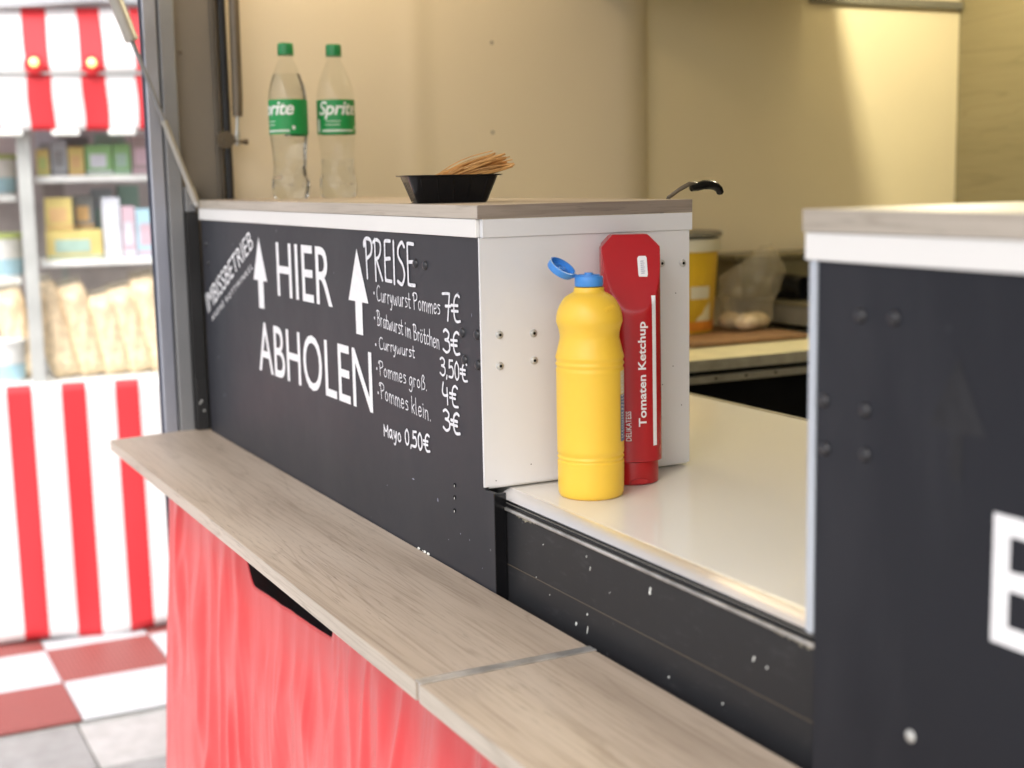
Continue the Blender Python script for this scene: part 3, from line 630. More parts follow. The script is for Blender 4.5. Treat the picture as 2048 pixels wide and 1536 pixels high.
# ================================================================== THINGS ON THE COUNTER
# mustard bottle
mc = (.077, .093, -.0048)
mus = thing('mustard_bottle', 'yellow plastic mustard bottle with open blue flip cap on the white counter', 'bottle', mc)
k = .0368 / 157
def ring(z): return [(157, z + 9), (152.5, z + 4), (152.5, z - 4), (157, z - 9)]
pr = [(.01, 1424), (128, 1427), (140, 1431), (148, 1426), (154, 1410), (155.5, 1380), (157, 1262)] + ring(1253)[::1] + ring(1231)
pr += [(157, 1200), (158, 840)] + [(159, 830), (155, 822), (155, 814), (160, 806), (160, 800), (155.5, 793), (155.5, 785), (160, 776), (159, 766), (154, 748), (146, 715), (139, 684), (139, 668), (143, 645), (150, 622), (154.5, 610), (154.5, 600), (153, 580), (148, 558), (139, 535), (126, 512), (111, 494), (92, 482), (76, 474), (71, 468), (69, 450), (60, 448), (.01, 448)]
# fine subdivision of the profile so the grooves stay soft
pr = [(r_ * k, (1430 - z) * k) for r_, z in pr]
mb = MB(); mb.lathe(pr, mc, 64); bot = mb.build('body', M['mustard'], mus, smooth=True, sharp=60)
mb = MB()
zc = (1430 - 445) * k
capp = [(.0001, zc), (.0150, zc), (.0155, zc + .0008), (.0155, zc + .0095), (.0148, zc + .0108), (.0120, zc + .0110), (.0118, zc + .0125), (.0050, zc + .0125), (.0046, zc + .0145), (.0022, zc + .0147), (.0001, zc + .0147)]
mb.lathe(capp, mc, 40); cap = mb.build('flip_cap', M['blue_cap'], mus, smooth=True, sharp=40)
# lid: shallow cup hinged at the left of the cap, thrown open
rx = Vector((.4523, .8916, 0)).normalized(); fw = Vector((-.8916, .4523, 0))
hinge = Vector(mc) + Vector((0, 0, zc + .0100)) - rx * .0155
nrm = (Vector((0, 0, 1)) * .80 + rx * .50 - fw * .33).normalized(); ax1 = nrm.cross(fw).normalized()
if ax1.dot(rx) > 0: ax1 = -ax1
cen = hinge + ax1 * .0165 + Vector((0, 0, .001)); ax2 = nrm.cross(ax1)
def lid_pt(r_, h_, a): return cen + (ax1 * math.cos(a) + ax2 * math.sin(a)) * r_ + nrm * h_
mb = MB(); prof_l = [(.0001, -.0045), (.0145, -.0045), (.0153, -.0036), (.0155, .0035), (.0143, .0035), (.0140, -.0022), (.0045, -.0024), (.0040, .0010), (.0030, .0010), (.0028, -.0022), (.0001, -.0022)]
vs = [lid_pt(r_, h_, 2 * math.pi * i / 36) for r_, h_ in prof_l for i in range(36)]
fs = [(j * 36 + i, j * 36 + (i + 1) % 36, (j + 1) * 36 + (i + 1) % 36, (j + 1) * 36 + i) for j in range(len(prof_l) - 1) for i in range(36)]
mb.add(vs, fs); mb.build('lid', M['blue_cap'], cap, smooth=True, sharp=40)
mb = MB(); mb.tube([hinge + rx * .003, hinge + Vector((0, 0, .0015)), hinge + ax1 * .003 - nrm * .001], .0024, 8); mb.build('hinge', M['blue_cap'], cap, smooth=True)
angR = math.atan2(rx.y, rx.x)
def patch(mb, c, rad, a0, a1, z0, z1, n=12):
    vs = [(c[0] + rad * math.cos(a0 + (a1 - a0) * i / n), c[1] + rad * math.sin(a0 + (a1 - a0) * i / n), z) for z in (z0, z1) for i in range(n + 1)]
    mb.add(vs, [(i, i + 1, n + 2 + i, n + 1 + i) for i in range(n)]); return mb
zb = mc[2]
mb = MB(); patch(mb, mc, .0372, angR - .53, angR + .9, zb + (1430 - 1165) * k, zb + (1430 - 945) * k); mb.build('blue_label', M['lab_blue'], mus, smooth=True)
mb = MB(); patch(mb, mc, .0372, angR - .53, angR + .9, zb + (1430 - 942) * k, zb + (1430 - 835) * k); mb.build('cream_label', M['lab_cream'], mus, smooth=True)
# small print on the label, running upwards
mb = MB()
for jx in range(2):
    z = zb + (1430 - 1150) * k
    while z < zb + (1430 - 850) * k:
        hgt = random.uniform(.0015, .0035); a = angR - .47 + jx * .17; patch(mb, mc, .03735, a, a + .10, z, z + hgt * .55, 3); z += hgt + .0008
mb.build('small_print', M['sticker'], mus)
# embossed scroll on the shoulder, following the bottle's own profile
def rad_at(z):
    for (r0, z0), (r1, z1) in zip(pr, pr[1:]):
        if z0 <= z <= z1 and z1 > z0: return r0 + (r1 - r0) * (z - z0) / (z1 - z0)
    return pr[-1][0]
def shoulder(u, t):
    a = angR - 1.12 + u * .48; zz = (1430 - 556) * k + t * .0046 + u * .0035; rr = rad_at(zz) - .0001; return (mc[0] + rr * math.cos(a), mc[1] + rr * math.sin(a), zb + zz)
mb = MB()
pts_ = [shoulder(i / 60, .5 + .5 * math.sin(i * .95) * (1 if i % 17 > 4 else .5)) for i in range(61)]
mb.tube(pts_, .00042, 5); mb.tube([shoulder(.1 + u / 14, -.55 + .03 * u) for u in range(11)], .0004, 5)
mb.build('embossing', M['mustard'], bot, smooth=True)

# ketchup bottle (stands on its cap)
kc = (.0392, .1700, -.0048)
ket = thing('ketchup_bottle', 'tall dark red ketchup squeeze bottle standing upside down behind the mustard', 'bottle', kc)
H_ = .283
def ket_pt(a, z):
    """cross-section at height z, cut by a sloping facet towards the counter's front"""
    R1 = .0335
    if z < .024: R1 = .0318
    ca, sa = math.cos(a), math.sin(a); e = 2.6
    rr = R1 / ((abs(ca) ** e + abs(sa * 1.04) ** e) ** (1 / e))
    lx, ly = rr * ca, rr * sa                    # lx: across (screen right), ly: away from the viewer
    # facet: sloping plane cuts the front from z=.205 to the top
    if z > .19:
        lim = -.0345 + (z - .19) * .34
        if ly < lim: ly = lim
        lim2 = .0345 - max(0, z - .225) * .30
        if ly > lim2: ly = lim2
    # top chamfers
    if z > H_ - .014:
        mx = .0335 - (z - (H_ - .014)) * .95
        lx = max(-mx, min(mx, lx))
    return lx, ly
kang = .10
kx = (rx * math.cos(kang) + fw * math.sin(kang)).normalized(); ky = Vector((-kx.y, kx.x, 0)); kx = Vector(kx)
def kw(lx, ly, z):
    p = Vector(kc) + kx * (lx - .0016 * z / .28) + ky * ly + Vector((0, 0, z)); return tuple(p)
zs = [.0270, .0275, .030, .04, .06, .08, .10, .12, .14, .16, .18] + [.19 + i * (H_ - .014 - .19) / 26 for i in range(27)] + [H_ - .010, H_ - .006, H_ - .002, H_]
mb = MB(); n = 96; vs = []
for i, z in enumerate(zs):
    for q in range(n):
        lx, ly = ket_pt(2 * math.pi * q / n, z)
        f = .965 if i == 0 else (.97 if i == len(zs) - 1 else 1)
        vs.append(kw(lx * f, ly * f, z))
fs = [(j * n + q, j * n + (q + 1) % n, (j + 1) * n + (q + 1) % n, (j + 1) * n + q) for j in range(len(zs) - 1) for q in range(n)] + [tuple(range(n)), tuple(range((len(zs) - 1) * n, len(zs) * n))]
mb.add(vs, fs); kb = mb.build('body', M['ketchup'], ket, smooth=True, sharp=22)
mb = MB(); vs = []
capz = [(.0, .90), (.001, .94), (.012, .95), (.0235, .945), (.0262, .93)]
for z, f in capz:
    for q in range(48):
        a = 2 * math.pi * q / 48; rr = .0318 * f; vs.append(kw(rr * math.cos(a), rr * math.sin(a), z))
mb.add(vs, [(j * 48 + q, j * 48 + (q + 1) % 48, (j + 1) * 48 + (q + 1) % 48, (j + 1) * 48 + q) for j in range(len(capz) - 1) for q in range(48)] + [tuple(range(48)), tuple(range(192, 240))])
kcap = mb.build('screw_cap', M['ketchup_low'], ket, smooth=True, sharp=40)
mb = MB(); mb.prism([(-.009, .002), (.011, .002), (.013, .006), (.003, .0085), (-.007, .006)], 'y', -.0312, -.0295)
mb.v = [kw(a, b_ + .0, c_) for a, b_, c_ in mb.v]; mb.build('thumb_tab', M['ketchup_low'], kcap, bevel=.0005)
def on_ket(lx_arc, z, off=.0005):
    """wrap a position along the front of the bottle (arc metres right of its middle) onto its skin"""
    a = -math.pi / 2 + lx_arc / .0335; lx, ly = ket_pt(a, z); L = math.hypot(lx, ly); return kw(lx * (1 + off / L), ly * (1 + off / L), z)
vs2, fs2 = text2d('Tomaten Ketchup', offset=.022, sub=5)
mb = MB(); mb.add([on_ket(.0140 - b * .0118, .068 + a * .119) for a, b in vs2], fs2); mb.build('lettering', M['sticker'], kb, fixn=False)
mb = MB(); mb.grid(lambda u, t: on_ket(.0192 + .0050 * u, .0455 + t * (.2155 - .0455)), 4, 30); mb.build('white_stripe', M['sticker'], kb)
vs2, fs2 = text2d('DELIKATESS', offset=.006, sub=5)
mb = MB(); mb.add([on_ket(-.0065 - b * .0062, .052 + a * .034) for a, b in vs2], fs2); mb.build('lettering', M['sticker'], kb, fixn=False)
# price sticker on the facet
stx = [(-.0045, -.011), (.0045, -.0115), (.0055, -.009), (.0055, .0095), (.0045, .0115), (-.0035, .0115), (-.0052, .009), (-.0052, -.009)]
def facet(lx, z): return kw(lx, -.0345 + (z - .19) * .34 - .0006, z)
mb = MB(); mb.add([facet(.0115 + a, .2475 + b) for a, b in stx], [tuple(range(8))]); stk = mb.build('price_sticker', M['sticker'], kb)
mb = MB()
for i in range(7):
    z = .2395 + i * .0022; mb.add([(lambda p: (p[0] - ky.x * .0003, p[1] - ky.y * .0003, p[2]))(facet(.0115 + a, z + b)) for a, b in ((-.002, 0), (.002 + .001 * (i % 2), .0004), (.002, .0012), (-.002, .0009))], [(0, 1, 2, 3)])
mb.build('stamped_digits', M['ink'], stk)

# ================================================================== BOTTLES, TRAY, PICKS, SPATULA on the oak top
def pet_bottle(loc, rot, label, fill, groupname=None):
    t = thing('drink_bottle', label, 'bottle', loc, 0, 'clear lemonade bottles', local=True)
    s = .268 / 1335
    P = [(.01, 1425), (70, 1430), (100, 1441), (128, 1444), (146, 1436), (158, 1410), (162, 1380), (164, 1340), (160, 1300), (155, 1262), (148, 1215), (145, 1160), (145, 1120), (148, 1060), (153, 1000), (158, 950), (163, 905), (166, 893), (166, 590), (165, 570), (160, 525), (150, 478), (138, 435), (124, 395), (107, 352), (92, 315), (78, 282), (66, 258), (58, 242), (55, 228)]
    Pm = [(r_ * s, (1445 - z) * s) for r_, z in P]
    def waved(prof, c=(0, 0, 0), seg=48, shrink=0):
        mb = MB(); vs = []
        for r_, z in prof:
            zz = (1445 - z / s)
            for i in range(seg):
                a = 2 * math.pi * i / seg; rr = max(.00005, r_ - shrink)
                if 1085 < zz < 1425: rr *= 1 + .045 * math.sin(6 * a + rot) * math.sin((zz - 1085) / 340 * math.pi) * math.cos((zz - 1200) / 34) - .02 * max(0, math.cos((zz - 1100) / 11.5)) ** 3
                vs.append((rr * math.cos(a), rr * math.sin(a), z))
        fs = [(j * seg + i, j * seg + (i + 1) % seg, (j + 1) * seg + (i + 1) % seg, (j + 1) * seg + i) for j in range(len(prof) - 1) for i in range(seg)]
        mb.add(vs, fs); return mb, fs, len(prof), seg
    # refine the lower profile for the grip ridges
    fine = []
    for (r0, z0), (r1, z1) in zip(Pm, Pm[1:]):
        nn = max(1, int(abs(z1 - z0) / .0016))
        for i in range(nn): fine.append((r0 + (r1 - r0) * i / nn, z0 + (z1 - z0) * i / nn))
    fine.append(Pm[-1])
    mb, _, _, _ = waved(fine); bodyo = mb.build('bottle_body', M['pet'], t, smooth=True, sharp=180)
    mb = MB(); mb.lathe([(.0117, .2445), (.0158, .2452), (.0158, .2465), (.0117, .2472)], (0, 0, 0), 36); mb.build('neck_ring', M['pet'], bodyo, smooth=True)
    zf = (1445 - fill) * s; inner = [(r_, z) for r_, z in fine if z < zf and r_ > .001]
    inner = [(.0001, inner[0][1] + .0006)] + inner
    r_top = [r_ for r_, z in fine if z >= zf][0]; inner += [(r_top, zf), (.0003, zf)]
    mb, _, _, _ = waved(inner, shrink=.0007); mb.build('clear_drink', M['drink'], t, smooth=True, sharp=50)
    mb = MB(); capq = [(.0001, .2680), (.0118, .2680), (.0130, .2668), (.0134, .2640), (.0136, .2520), (.0136, .2495), (.0120, .2490), (.0001, .2490)]
    seg = 60; vs = []
    for r_, z in capq:
        for i in range(seg): rr = r_ + (.00025 if i % 2 and .0125 < r_ else 0); vs.append((rr * math.cos(2 * math.pi * i / seg), rr * math.sin(2 * math.pi * i / seg), z))
    mb.add(vs, [(j * seg + i, j * seg + (i + 1) % seg, (j + 1) * seg + (i + 1) % seg, (j + 1) * seg + i) for j in range(len(capq) - 1) for i in range(seg)])
    mb.build('screw_cap', M['green_cap'], t, smooth=True, sharp=50)
    mb = MB(); mb.lathe([(.0136, .2475), (.0138, .2488)], (0, 0, 0), 36); mb.build('cap_ring', M['green_cap'], t, smooth=True)
    # wrap-around label; rot = angle of the start of the word
    z0, z1 = (1445 - 888) * s, (1445 - 592) * s; rl = 166 * s + .0005
    mb = MB(); mb.lathe([(rl, z0), (rl, z1)], (0, 0, 0), 72, 0, rot - .45, rot - .45 + 5.5); lab = mb.build('label', M['green_label'], t, smooth=True)
    mb = MB(); mb.lathe([(rl + .0002, z0), (rl + .0002, z1)], (0, 0, 0), 6, 0, rot - .45 + 5.5, rot - .45 + 5.68); mb.build('label_seam', M['lab_white'], lab, smooth=True)
    vs_, fs_ = text2d('Sprite', shear=.24, offset=.020, space=.95, sub=5); mb = MB()
    wa = 2.28; th = .0315
    mb.add([(lambda a, z: ((rl + .0004) * math.cos(a), (rl + .0004) * math.sin(a), z))(rot + u * wa, z1 - .034 + w_ * th) for u, w_ in vs_], fs_); mb.build('lettering', M['lab_white'], lab, fixn=False)
    mb = MB()
    for zz, a0, a1, hh in ((z0 + .0215, .45, 1.25, .0012), (z0 + .0155, .38, 1.2, .0012), (z0 + .004, .2, 2.0, .0035)):
        a = rot + a0
        while a < rot + a1:
            da = random.uniform(.03, .09); mb.lathe([(rl + .0004, zz), (rl + .0004, zz + hh)], (0, 0, 0), 3, 0, a, min(a + da, rot + a1)); a += da + .02
    mb.lathe([(rl + .0004, z0 + .008), (rl + .0004, z0 + .014)], (0, 0, 0), 3, 0, rot + 2.15, rot + 2.30)
    mb.lathe([(rl + .0004, z0 + .004), (rl + .0004, z0 + .026)], (0, 0, 0), 3, 0, rot - .2, rot + .02)
    mb.build('label_print', M['lab_white'], lab)
    return t
# angle of the direction from the bottles towards the camera is about -18 degrees
va = math.atan2(-.66 - .15, 1.39 + 1.0)
pet_bottle((-1.0, .112, .3150), va - 1.95, 'nearly full clear bottle with green label, left of the pair on the oak top', 372)
pet_bottle((-1.0, .200, .3150), va - 1.02, 'nearly empty clear bottle with green label, right of the pair on the oak top', 1100)

# black snack tray
ta = math.atan2(.97, .24)
tray = thing('snack_tray', 'black plastic tray full of brown wooden picks on the oak cabinet top', 'tray', (-.212, .060, .3150), ta, None, local=True)
def rrect(hx, hy, r_, n=5):
    out = []
    for cx, cy, a0 in ((hx - r_, hy - r_, 0), (-hx + r_, hy - r_, 90), (-hx + r_, -hy + r_, 180), (hx - r_, -hy + r_, 270)):
        for i in range(n + 1): a = R(a0 + 90 * i / n); out.append((cx + r_ * math.cos(a), cy + r_ * math.sin(a)))
    return out
def loft(mb, rings, close0=False, close1=False):
    n = len(rings[0][0]); vs = [(p[0], p[1], z) for pl, z in rings for p in pl]
    fs = [(j * n + i, j * n + (i + 1) % n, (j + 1) * n + (i + 1) % n, (j + 1) * n + i) for j in range(len(rings) - 1) for i in range(n)]
    if close0: fs.append(tuple(range(n)))
    if close1: fs.append(tuple(range((len(rings) - 1) * n, len(rings) * n)))
    mb.add(vs, fs)
mb = MB(); loft(mb, [(rrect(.0430, .027, .006), 0), (rrect(.0445, .0285, .008), .0015), (rrect(.0560, .0405, .011), .0320), (rrect(.0610, .0455, .013), .0328), (rrect(.0615, .046, .013), .0342), (rrect(.0550, .0395, .011), .0338), (rrect(.0435, .0275, .008), .003), (rrect(.043, .027, .007), .0025)], True, True)
tb = mb.build('tray_shell', M['gloss_black'], tray, smooth=True, sharp=30)
for sy in (-1, 1):
    for i in range(9):
        x = -.036 + i * .009; mb = MB(); mb.tube([(x, sy * .0288, .003), (x * 1.15, sy * .0395, .0295)], .0011, 6)
        if i % 2 == 0: mb.build('wall_rib', M['gloss_black'], tb, smooth=True)
for i in range(4):
    y = -.015 + i * .010; mb = MB(); mb.tube([(-.0443, y, .003), (-.0530, y * 1.15, .026)], .0010, 6); mb.build('wall_rib', M['gloss_black'], tb, smooth=True)
# wooden picks: slim flat sticks, two thicknesses of bend, all individuals
def pick_mesh(bend):
    mb = MB(); n = 6; vs = []; L = .088
    for i in range(n + 1):
        t = i / n; wv = .0011 + (.0005 if t > .6 else 0); zz = bend * math.sin(t * math.pi); 
        for a, b in ((-1, -.6), (1, -.6), (1, .6), (-1, .6)): vs.append((t * L, a * wv, zz + b * .0009))
    fs = [(i * 4 + q, i * 4 + (q + 1) % 4, (i + 1) * 4 + (q + 1) % 4, (i + 1) * 4 + q) for i in range(n) for q in range(4)] + [(0, 1, 2, 3), (n * 4, n * 4 + 1, n * 4 + 2, n * 4 + 3)]
    mb.add(vs, fs); return mb
protos = []
for bnd in (.0, .003, .006): o = pick_mesh(bnd).build('wooden_pick', M['pick'], smooth=False); protos.append(o)
Rz = Matrix.Rotation(ta, 4, 'Z'); T0 = Matrix.Translation((-.212, .060, .3150))
rp = random.Random(11); used = set()
for i in range(110):
    pr_ = protos[i % 3]
    o = pr_ if (i % 3) not in used else pr_.copy()
    if (i % 3) in used: COL.objects.link(o)
    used.add(i % 3)
    f = rp.random(); lay = rp.random()
    if f < .30:      # short left clump, steeper
        x0 = rp.uniform(-.038, -.016); z0 = rp.uniform(.010, .022); el = rp.uniform(20, 36) - 8 * lay; sc_ = rp.uniform(.55, .72)
    else:
        x0 = rp.uniform(-.026, .0); z0 = rp.uniform(.012, .026) + .006 * lay; el = rp.uniform(5, 24); sc_ = rp.uniform(.85, 1.05)
    el = max(el, math.degrees(math.atan2(.0385 - z0 + .004 * lay, .066 - x0)) if x0 + .088 * sc_ > .062 else 0)
    y0 = rp.uniform(-.022, .022); az = rp.uniform(-8, 8)
    mw = T0 @ Rz @ Matrix.Translation((x0, y0, z0)) @ Matrix.Rotation(R(az), 4, 'Z') @ Matrix.Rotation(-R(el), 4, 'Y') @ Matrix.Rotation(R(rp.uniform(-60, 60)), 4, 'X') @ Matrix.Scale(sc_, 4)
    o.matrix_world = mw
    tag(o, 'thin brown wooden pick lying among the others in the black tray', 'wooden pick', 'wooden picks in the black tray')

# spatula lying across the back edge of the oak top
spt = thing('spatula', 'steel spatula with curved black handle standing against the back of the oak topped cabinet', 'spatula', (-.08, .286, -.004))
mb = MB(); mb.prism([(-.115, .282), (-.055, .282), (-.055, .290), (-.115, .290)], 'z', -.004, .085); mb.build('blade', M['steel'], spt, bevel=.002)
mb = MB(); mb.tube([(-.085, .286, .080), (-.075, .2825, .22), (-.068, .2815, .300), (-.060, .286, .3165), (-.054, .298, .326), (-.050, .310, .3325), (-.050, .318, .3325), (-.050, .325, .3290)], [.0026, .0026, .0026, .0026, .0026, .0028, .0028, .003], 10); mb.build('shank', M['spring'], spt, smooth=True)
mb = MB(); mb.tube([(-.05, .312, .3270), (-.05, .320, .3285), (-.05, .330, .3308), (-.05, .340, .3308), (-.05, .348, .3290), (-.05, .3535, .3250), (-.05, .3555, .3205), (-.05, .356, .3185)], [.0040, .0052, .0058, .0058, .0054, .0050, .0046, .0026], 14); mb.build('handle', M['gloss_black'], spt, smooth=True)

# ================================================================== INSIDE THE TRUCK
ben = thing('workbench', 'cream topped workbench along the inner end wall behind the cabinet', 'workbench', (-1.0, 1.3, -1.0))
b_ = MB(); b_.box(-1.284, -.770, .60, 1.95, -.022, 0.0); bt = b_.build('bench_top', M['bench'], ben, bevel=.002)
b_ = MB(); b_.box(-.7695, -.768, .60, 1.95, -.022, -.001); b_.build('front_edge', M['bench_edge'], bt)
b_ = MB(); b_.box(-1.27, -.775, .60, 1.95, -.047, -.033); b_.build('lower_rail', M['bench_edge'], ben, bevel=.001)
b_ = MB(); b_.box(-1.27, -.800, .60, 1.95, -.99, -.048); b_.box(-1.27, -.79, .60, 1.95, -.033, -.0225); b_.build('void_fill', M['void'], ben)  # near-black fill stands in for the shaded void below the bench top
sc = MB()
for y in (.86, .93, 1.0, 1.09, 1.15): dome(MB(), (-.775, y, -.039), .003, .0015, '+x').build('rail_screw', M['void'], ben)
# yellow bucket
bk = (-1.12, 1.000, .012)
bu = thing('yellow_bucket', 'yellow lidded sauce bucket on the bench behind the white side panel', 'bucket', bk)
mb = MB(); mb.lathe([(.0001, 0), (.074, 0), (.077, .004), (.088, .172), (.088, .174)], bk, 40); mb.build('bucket_body', M['bucket'], bu, smooth=True, sharp=50)
mb = MB(); mb.lathe([(.0885, .172), (.0925, .173), (.0935, .198), (.0900, .199)], bk, 40); mb.build('rim', M['bucket_rim'], bu, smooth=True, sharp=50)
mb = MB(); mb.lathe([(.0001, .214), (.090, .214), (.0965, .211), (.0965, .2035), (.0001, .200)], bk, 40); mb.build('lid', M['lid_dark'], bu, smooth=True, sharp=40)
aB = math.atan2(-.66 - 1.0, 1.39 + 1.12)
mb = MB(); mb.lathe([(.0780, .006), (.0792, .026)], bk, 30, 0, aB - .8, aB + 1.7); mb.build('orange_print', M['bucket_orange'], bu, smooth=True)
mb = MB(); mb.lathe([(.0830, .074), (.0846, .100)], bk, 10, 0, aB + .35, aB + .95); mb.build('white_print', M['bucket_rim'], bu, smooth=True)
mb = MB(); mb.add([(bk[0] + r_ * math.cos(aB + a), bk[1] + r_ * math.sin(aB + a), bk[2] + z) for r_, a, z in ((.0800, .5, .027), (.0804, .75, .027), (.0806, 1.0, .027), (.0836, 1.0, .068))], [(0, 1, 3), (1, 2, 3)]); mb.build('yellow_print', M['bench'], bu)
# cutting board, rolls in a clear bag
cbd = MB(); cbd.box(-1.17, -.915, .90, 1.19, .0015, .012)
tag(cbd.build('cutting_board', M['board_brown'], origin=(-1.05, 1.06, .0015), bevel=.003), 'brown cutting board lying on the bench under the bucket and bread bag', 'cutting board')
bgc = (-1.06, 1.135, .0125)
def bag(u, t):
    a = 2 * math.pi * u; z = t * .165
    base = .062 * (1 - .06 * math.cos(4 * a)) * (min(1, .55 + t * 4) if t < .12 else 1)
    if t < .55: rr = base * (1.06 - .22 * abs(math.sin(t * 6)))
    else: rr = base * (1.02 + .10 * math.sin((t - .55) * 7) - .95 * max(0, t - .72) / .28 * (.62 - .25 * math.cos(a - 1.1)))
    rr *= 1 + .05 * math.sin(a * 5 + t * 9) * math.sin(t * 3 + a * 2) + .035 * math.sin(a * 11 - t * 13)
    return (bgc[0] + rr * math.cos(a) * .9 + .010 * t, bgc[1] + rr * math.sin(a) + .014 * t, bgc[2] + z * (1 + .10 * math.cos(a - 1.1) * t + .03 * math.sin(a * 7) * max(0, t - .6)))
mb = MB(); mb.grid(bag, 72, 44)
bg_ = mb.build('bread_bag', M['bag'], origin=bgc, smooth=True, sharp=180); tag(bg_, 'crumpled clear plastic bag of bread rolls on the bench beside the yellow bucket', 'plastic bag')
for (x, y, z, a) in ((-1.035, 1.12, .031, 0), (-1.06, 1.165, .030, 1), (-1.085, 1.115, .030, 2)):
    mb = MB(); mb.ico((x, y, z), .030, 3, sq=(1.0, .95, .62), jit=.02); tag(mb.build('bread_roll', M['bread'], origin=(x, y, z - .018), smooth=True, sharp=180), 'pale bread roll lying inside the clear plastic bag', 'bread roll', 'bread rolls in the clear bag')
# griddle at the far right of the bench
gr = thing('griddle', 'stained steel griddle with black knob on the bench by the order cabinet', 'griddle', (-1.06, 1.55, .0))
mb = MB(); mb.box(-1.26, -.88, 1.235, 1.90, .018, .060); g0 = mb.build('griddle_body', M['lid_dark'], gr, bevel=.004)
mb = MB(); mb.box(-1.26, -1.15, 1.190, 1.90, .067, .152); mb.box(-1.265, -1.14, 1.170, 1.91, .1525, .166); mb.build('splash_guard', M['hob'], gr, bevel=.003)
mb = MB(); mb.box(-1.25, -.87, 1.23, 1.9, .0605, .066); mb.build('plate', M['hob'], gr, bevel=.002)
for y in (1.27, 1.85):
    mb = MB(); mb.tube([(-.95, y, .001), (-.95, y, .018)], .014, 14); mb.tube([(-1.22, y, .001), (-1.22, y, .018)], .014, 14); mb.build('foot', M['gloss_black'], gr, smooth=True, sharp=40)
mb = MB(); mb.tube([(-1.149, 1.300, .092), (-1.062, 1.300, .092)], [.030, .027], 20); mb.box(-1.062, -1.048, 1.294, 1.306, .066, .118); mb.build('knob', M['gloss_black'], gr, smooth=True, sharp=40)
mb = MB(); mb.tube([(-1.1495, 1.352, .090), (-1.083, 1.352, .090)], .010, 14); mb.build('dial', M['steel'], gr, smooth=True, sharp=40)
# hood-shaped block added to shadow the wall, dark wall rail, unseen lamps added
hd = thing('shadow_hood', 'hood shaped block, unseen, added to shadow the end wall above the bench', 'light blocker', (-1.1, 1.2, .76))  # unseen, shaped to throw the slanted shadow edge on the end wall
mb = MB(); mb.prism([(-1.284, .775), (-.80, .775), (-.80, .83), (-1.10, 1.0), (-1.284, 1.0)], 'y', .80, 1.472); mb.build('shadow_shell', M['hob'], hd, bevel=.003)
mb = MB(); mb.box(-1.284, -1.270, 1.478, 1.948, .736, .756); tag(mb.build('wall_rail', M['lid_dark'], origin=(-1.277, 1.7, .725), bevel=.002), 'dark horizontal rail above the bright part of the yellow wall', 'rail')
lp = thing('unseen_ceiling_lamp', 'round unseen ceiling lamp added inside the food truck above the shadow block', 'lamp', (-.72, 1.395, 1.15))  # unseen lamp, added for the bright wall part and its slanted shadow
mb = MB(); mb.lathe([(.0001, 1.151), (.06, 1.151), (.06, 1.128), (.045, 1.122), (.0001, 1.122)], (-.72, 1.395, 0), 30); mb.build('lamp_base', M['lab_white'], lp, smooth=True, sharp=40)
LAMP_W = 16.5
ld = bpy.data.lights.new('lamp_light', 'POINT'); ld.energy = LAMP_W; ld.color = (1.0, .91, .64); ld.shadow_soft_size = .022
lo = bpy.data.objects.new('lamp_light', ld); COL.objects.link(lo); lo.parent = lp; lo.location = (0, 0, -.07)
lp2 = thing('unseen_ceiling_lamp', 'round unseen ceiling lamp added inside the food truck near the hatch and end wall', 'lamp', (-.98, .26, 1.15))  # second unseen lamp, added for the warm glow high on the wall
mb = MB(); mb.lathe([(.0001, 1.151), (.06, 1.151), (.06, 1.128), (.045, 1.122), (.0001, 1.122)], (-.98, .26, 0), 30); mb.build('lamp_base', M['lab_white'], lp2, smooth=True, sharp=40)
ld2 = bpy.data.lights.new('lamp_light', 'POINT'); ld2.energy = 3.5; ld2.color = (1.0, .77, .50); ld2.shadow_soft_size = .04
lo2 = bpy.data.objects.new('lamp_light', ld2); COL.objects.link(lo2); lo2.parent = lp2; lo2.location = (0, 0, -.07)

# ================================================================== MARKET STALL
SO = (-3.376, -.19, GZ); SA = math.atan2(.99124, .13205)
stall = thing('market_stall', 'red and white striped market stall with awning and shelves behind the truck', 'market stall', SO, SA, None, local=True)
def is_red(s, ph=.083, per=.1705, wd=.0725): return ((s - ph) % per) < wd
def stripes(fn, u0, u1, nv, ph, wd=.0725, per=.1705):
    """a cloth with its columns cut exactly at the stripe edges"""
    mb = MB(); xs = []; k0 = math.floor((u0 - ph) / per) - 1
    for i in range(int((u1 - u0) / per) + 4):
        a = ph + (k0 + i) * per
        for q in range(4): xs.append(a + wd * q / 4)
        for q in range(4): xs.append(a + wd + (per - wd) * q / 4)
    xs = sorted(x for x in xs if u0 <= x <= u1)
    n = len(xs); o = [fn(x, j / nv) for j in range(nv + 1) for x in xs]
    fs = []; ms = []
    for j in range(nv):
        for i in range(n - 1):
            fs.append((j * n + i, j * n + i + 1, (j + 1) * n + i + 1, (j + 1) * n + i)); ms.append(0 if is_red((xs[i] + xs[i + 1]) / 2, ph, per, wd) else 1)
    mb.v = o; mb.f = fs; mb.m = ms; return mb
RW = [M['stripe_red'], M['stripe_white']]
def skirt(s, t): return (s + .004 * t, -.004 * t + .006 * math.sin(s * 21 + t * 2.2) * (.2 + t) + .005 * math.sin(s * 9 - t * 5), .886 - .862 * t + (.008 * math.sin(s * 14) * t))
stripes(skirt, -1.5, 1.4, 26, .078, .0785).build('striped_skirt', RW, stall, smooth=True, sharp=180, solid=.002)
def val(s, t): return (s + .004 * t + .002 * math.sin(t * 6 + s * 9), -.02 + .006 * math.sin(s * 18 + 1) * t, 1.880 - .175 * t)
stripes(val, -1.5, 1.4, 8, .205, .076, .1685).build('valance', RW, stall, smooth=True, sharp=180, solid=.002)
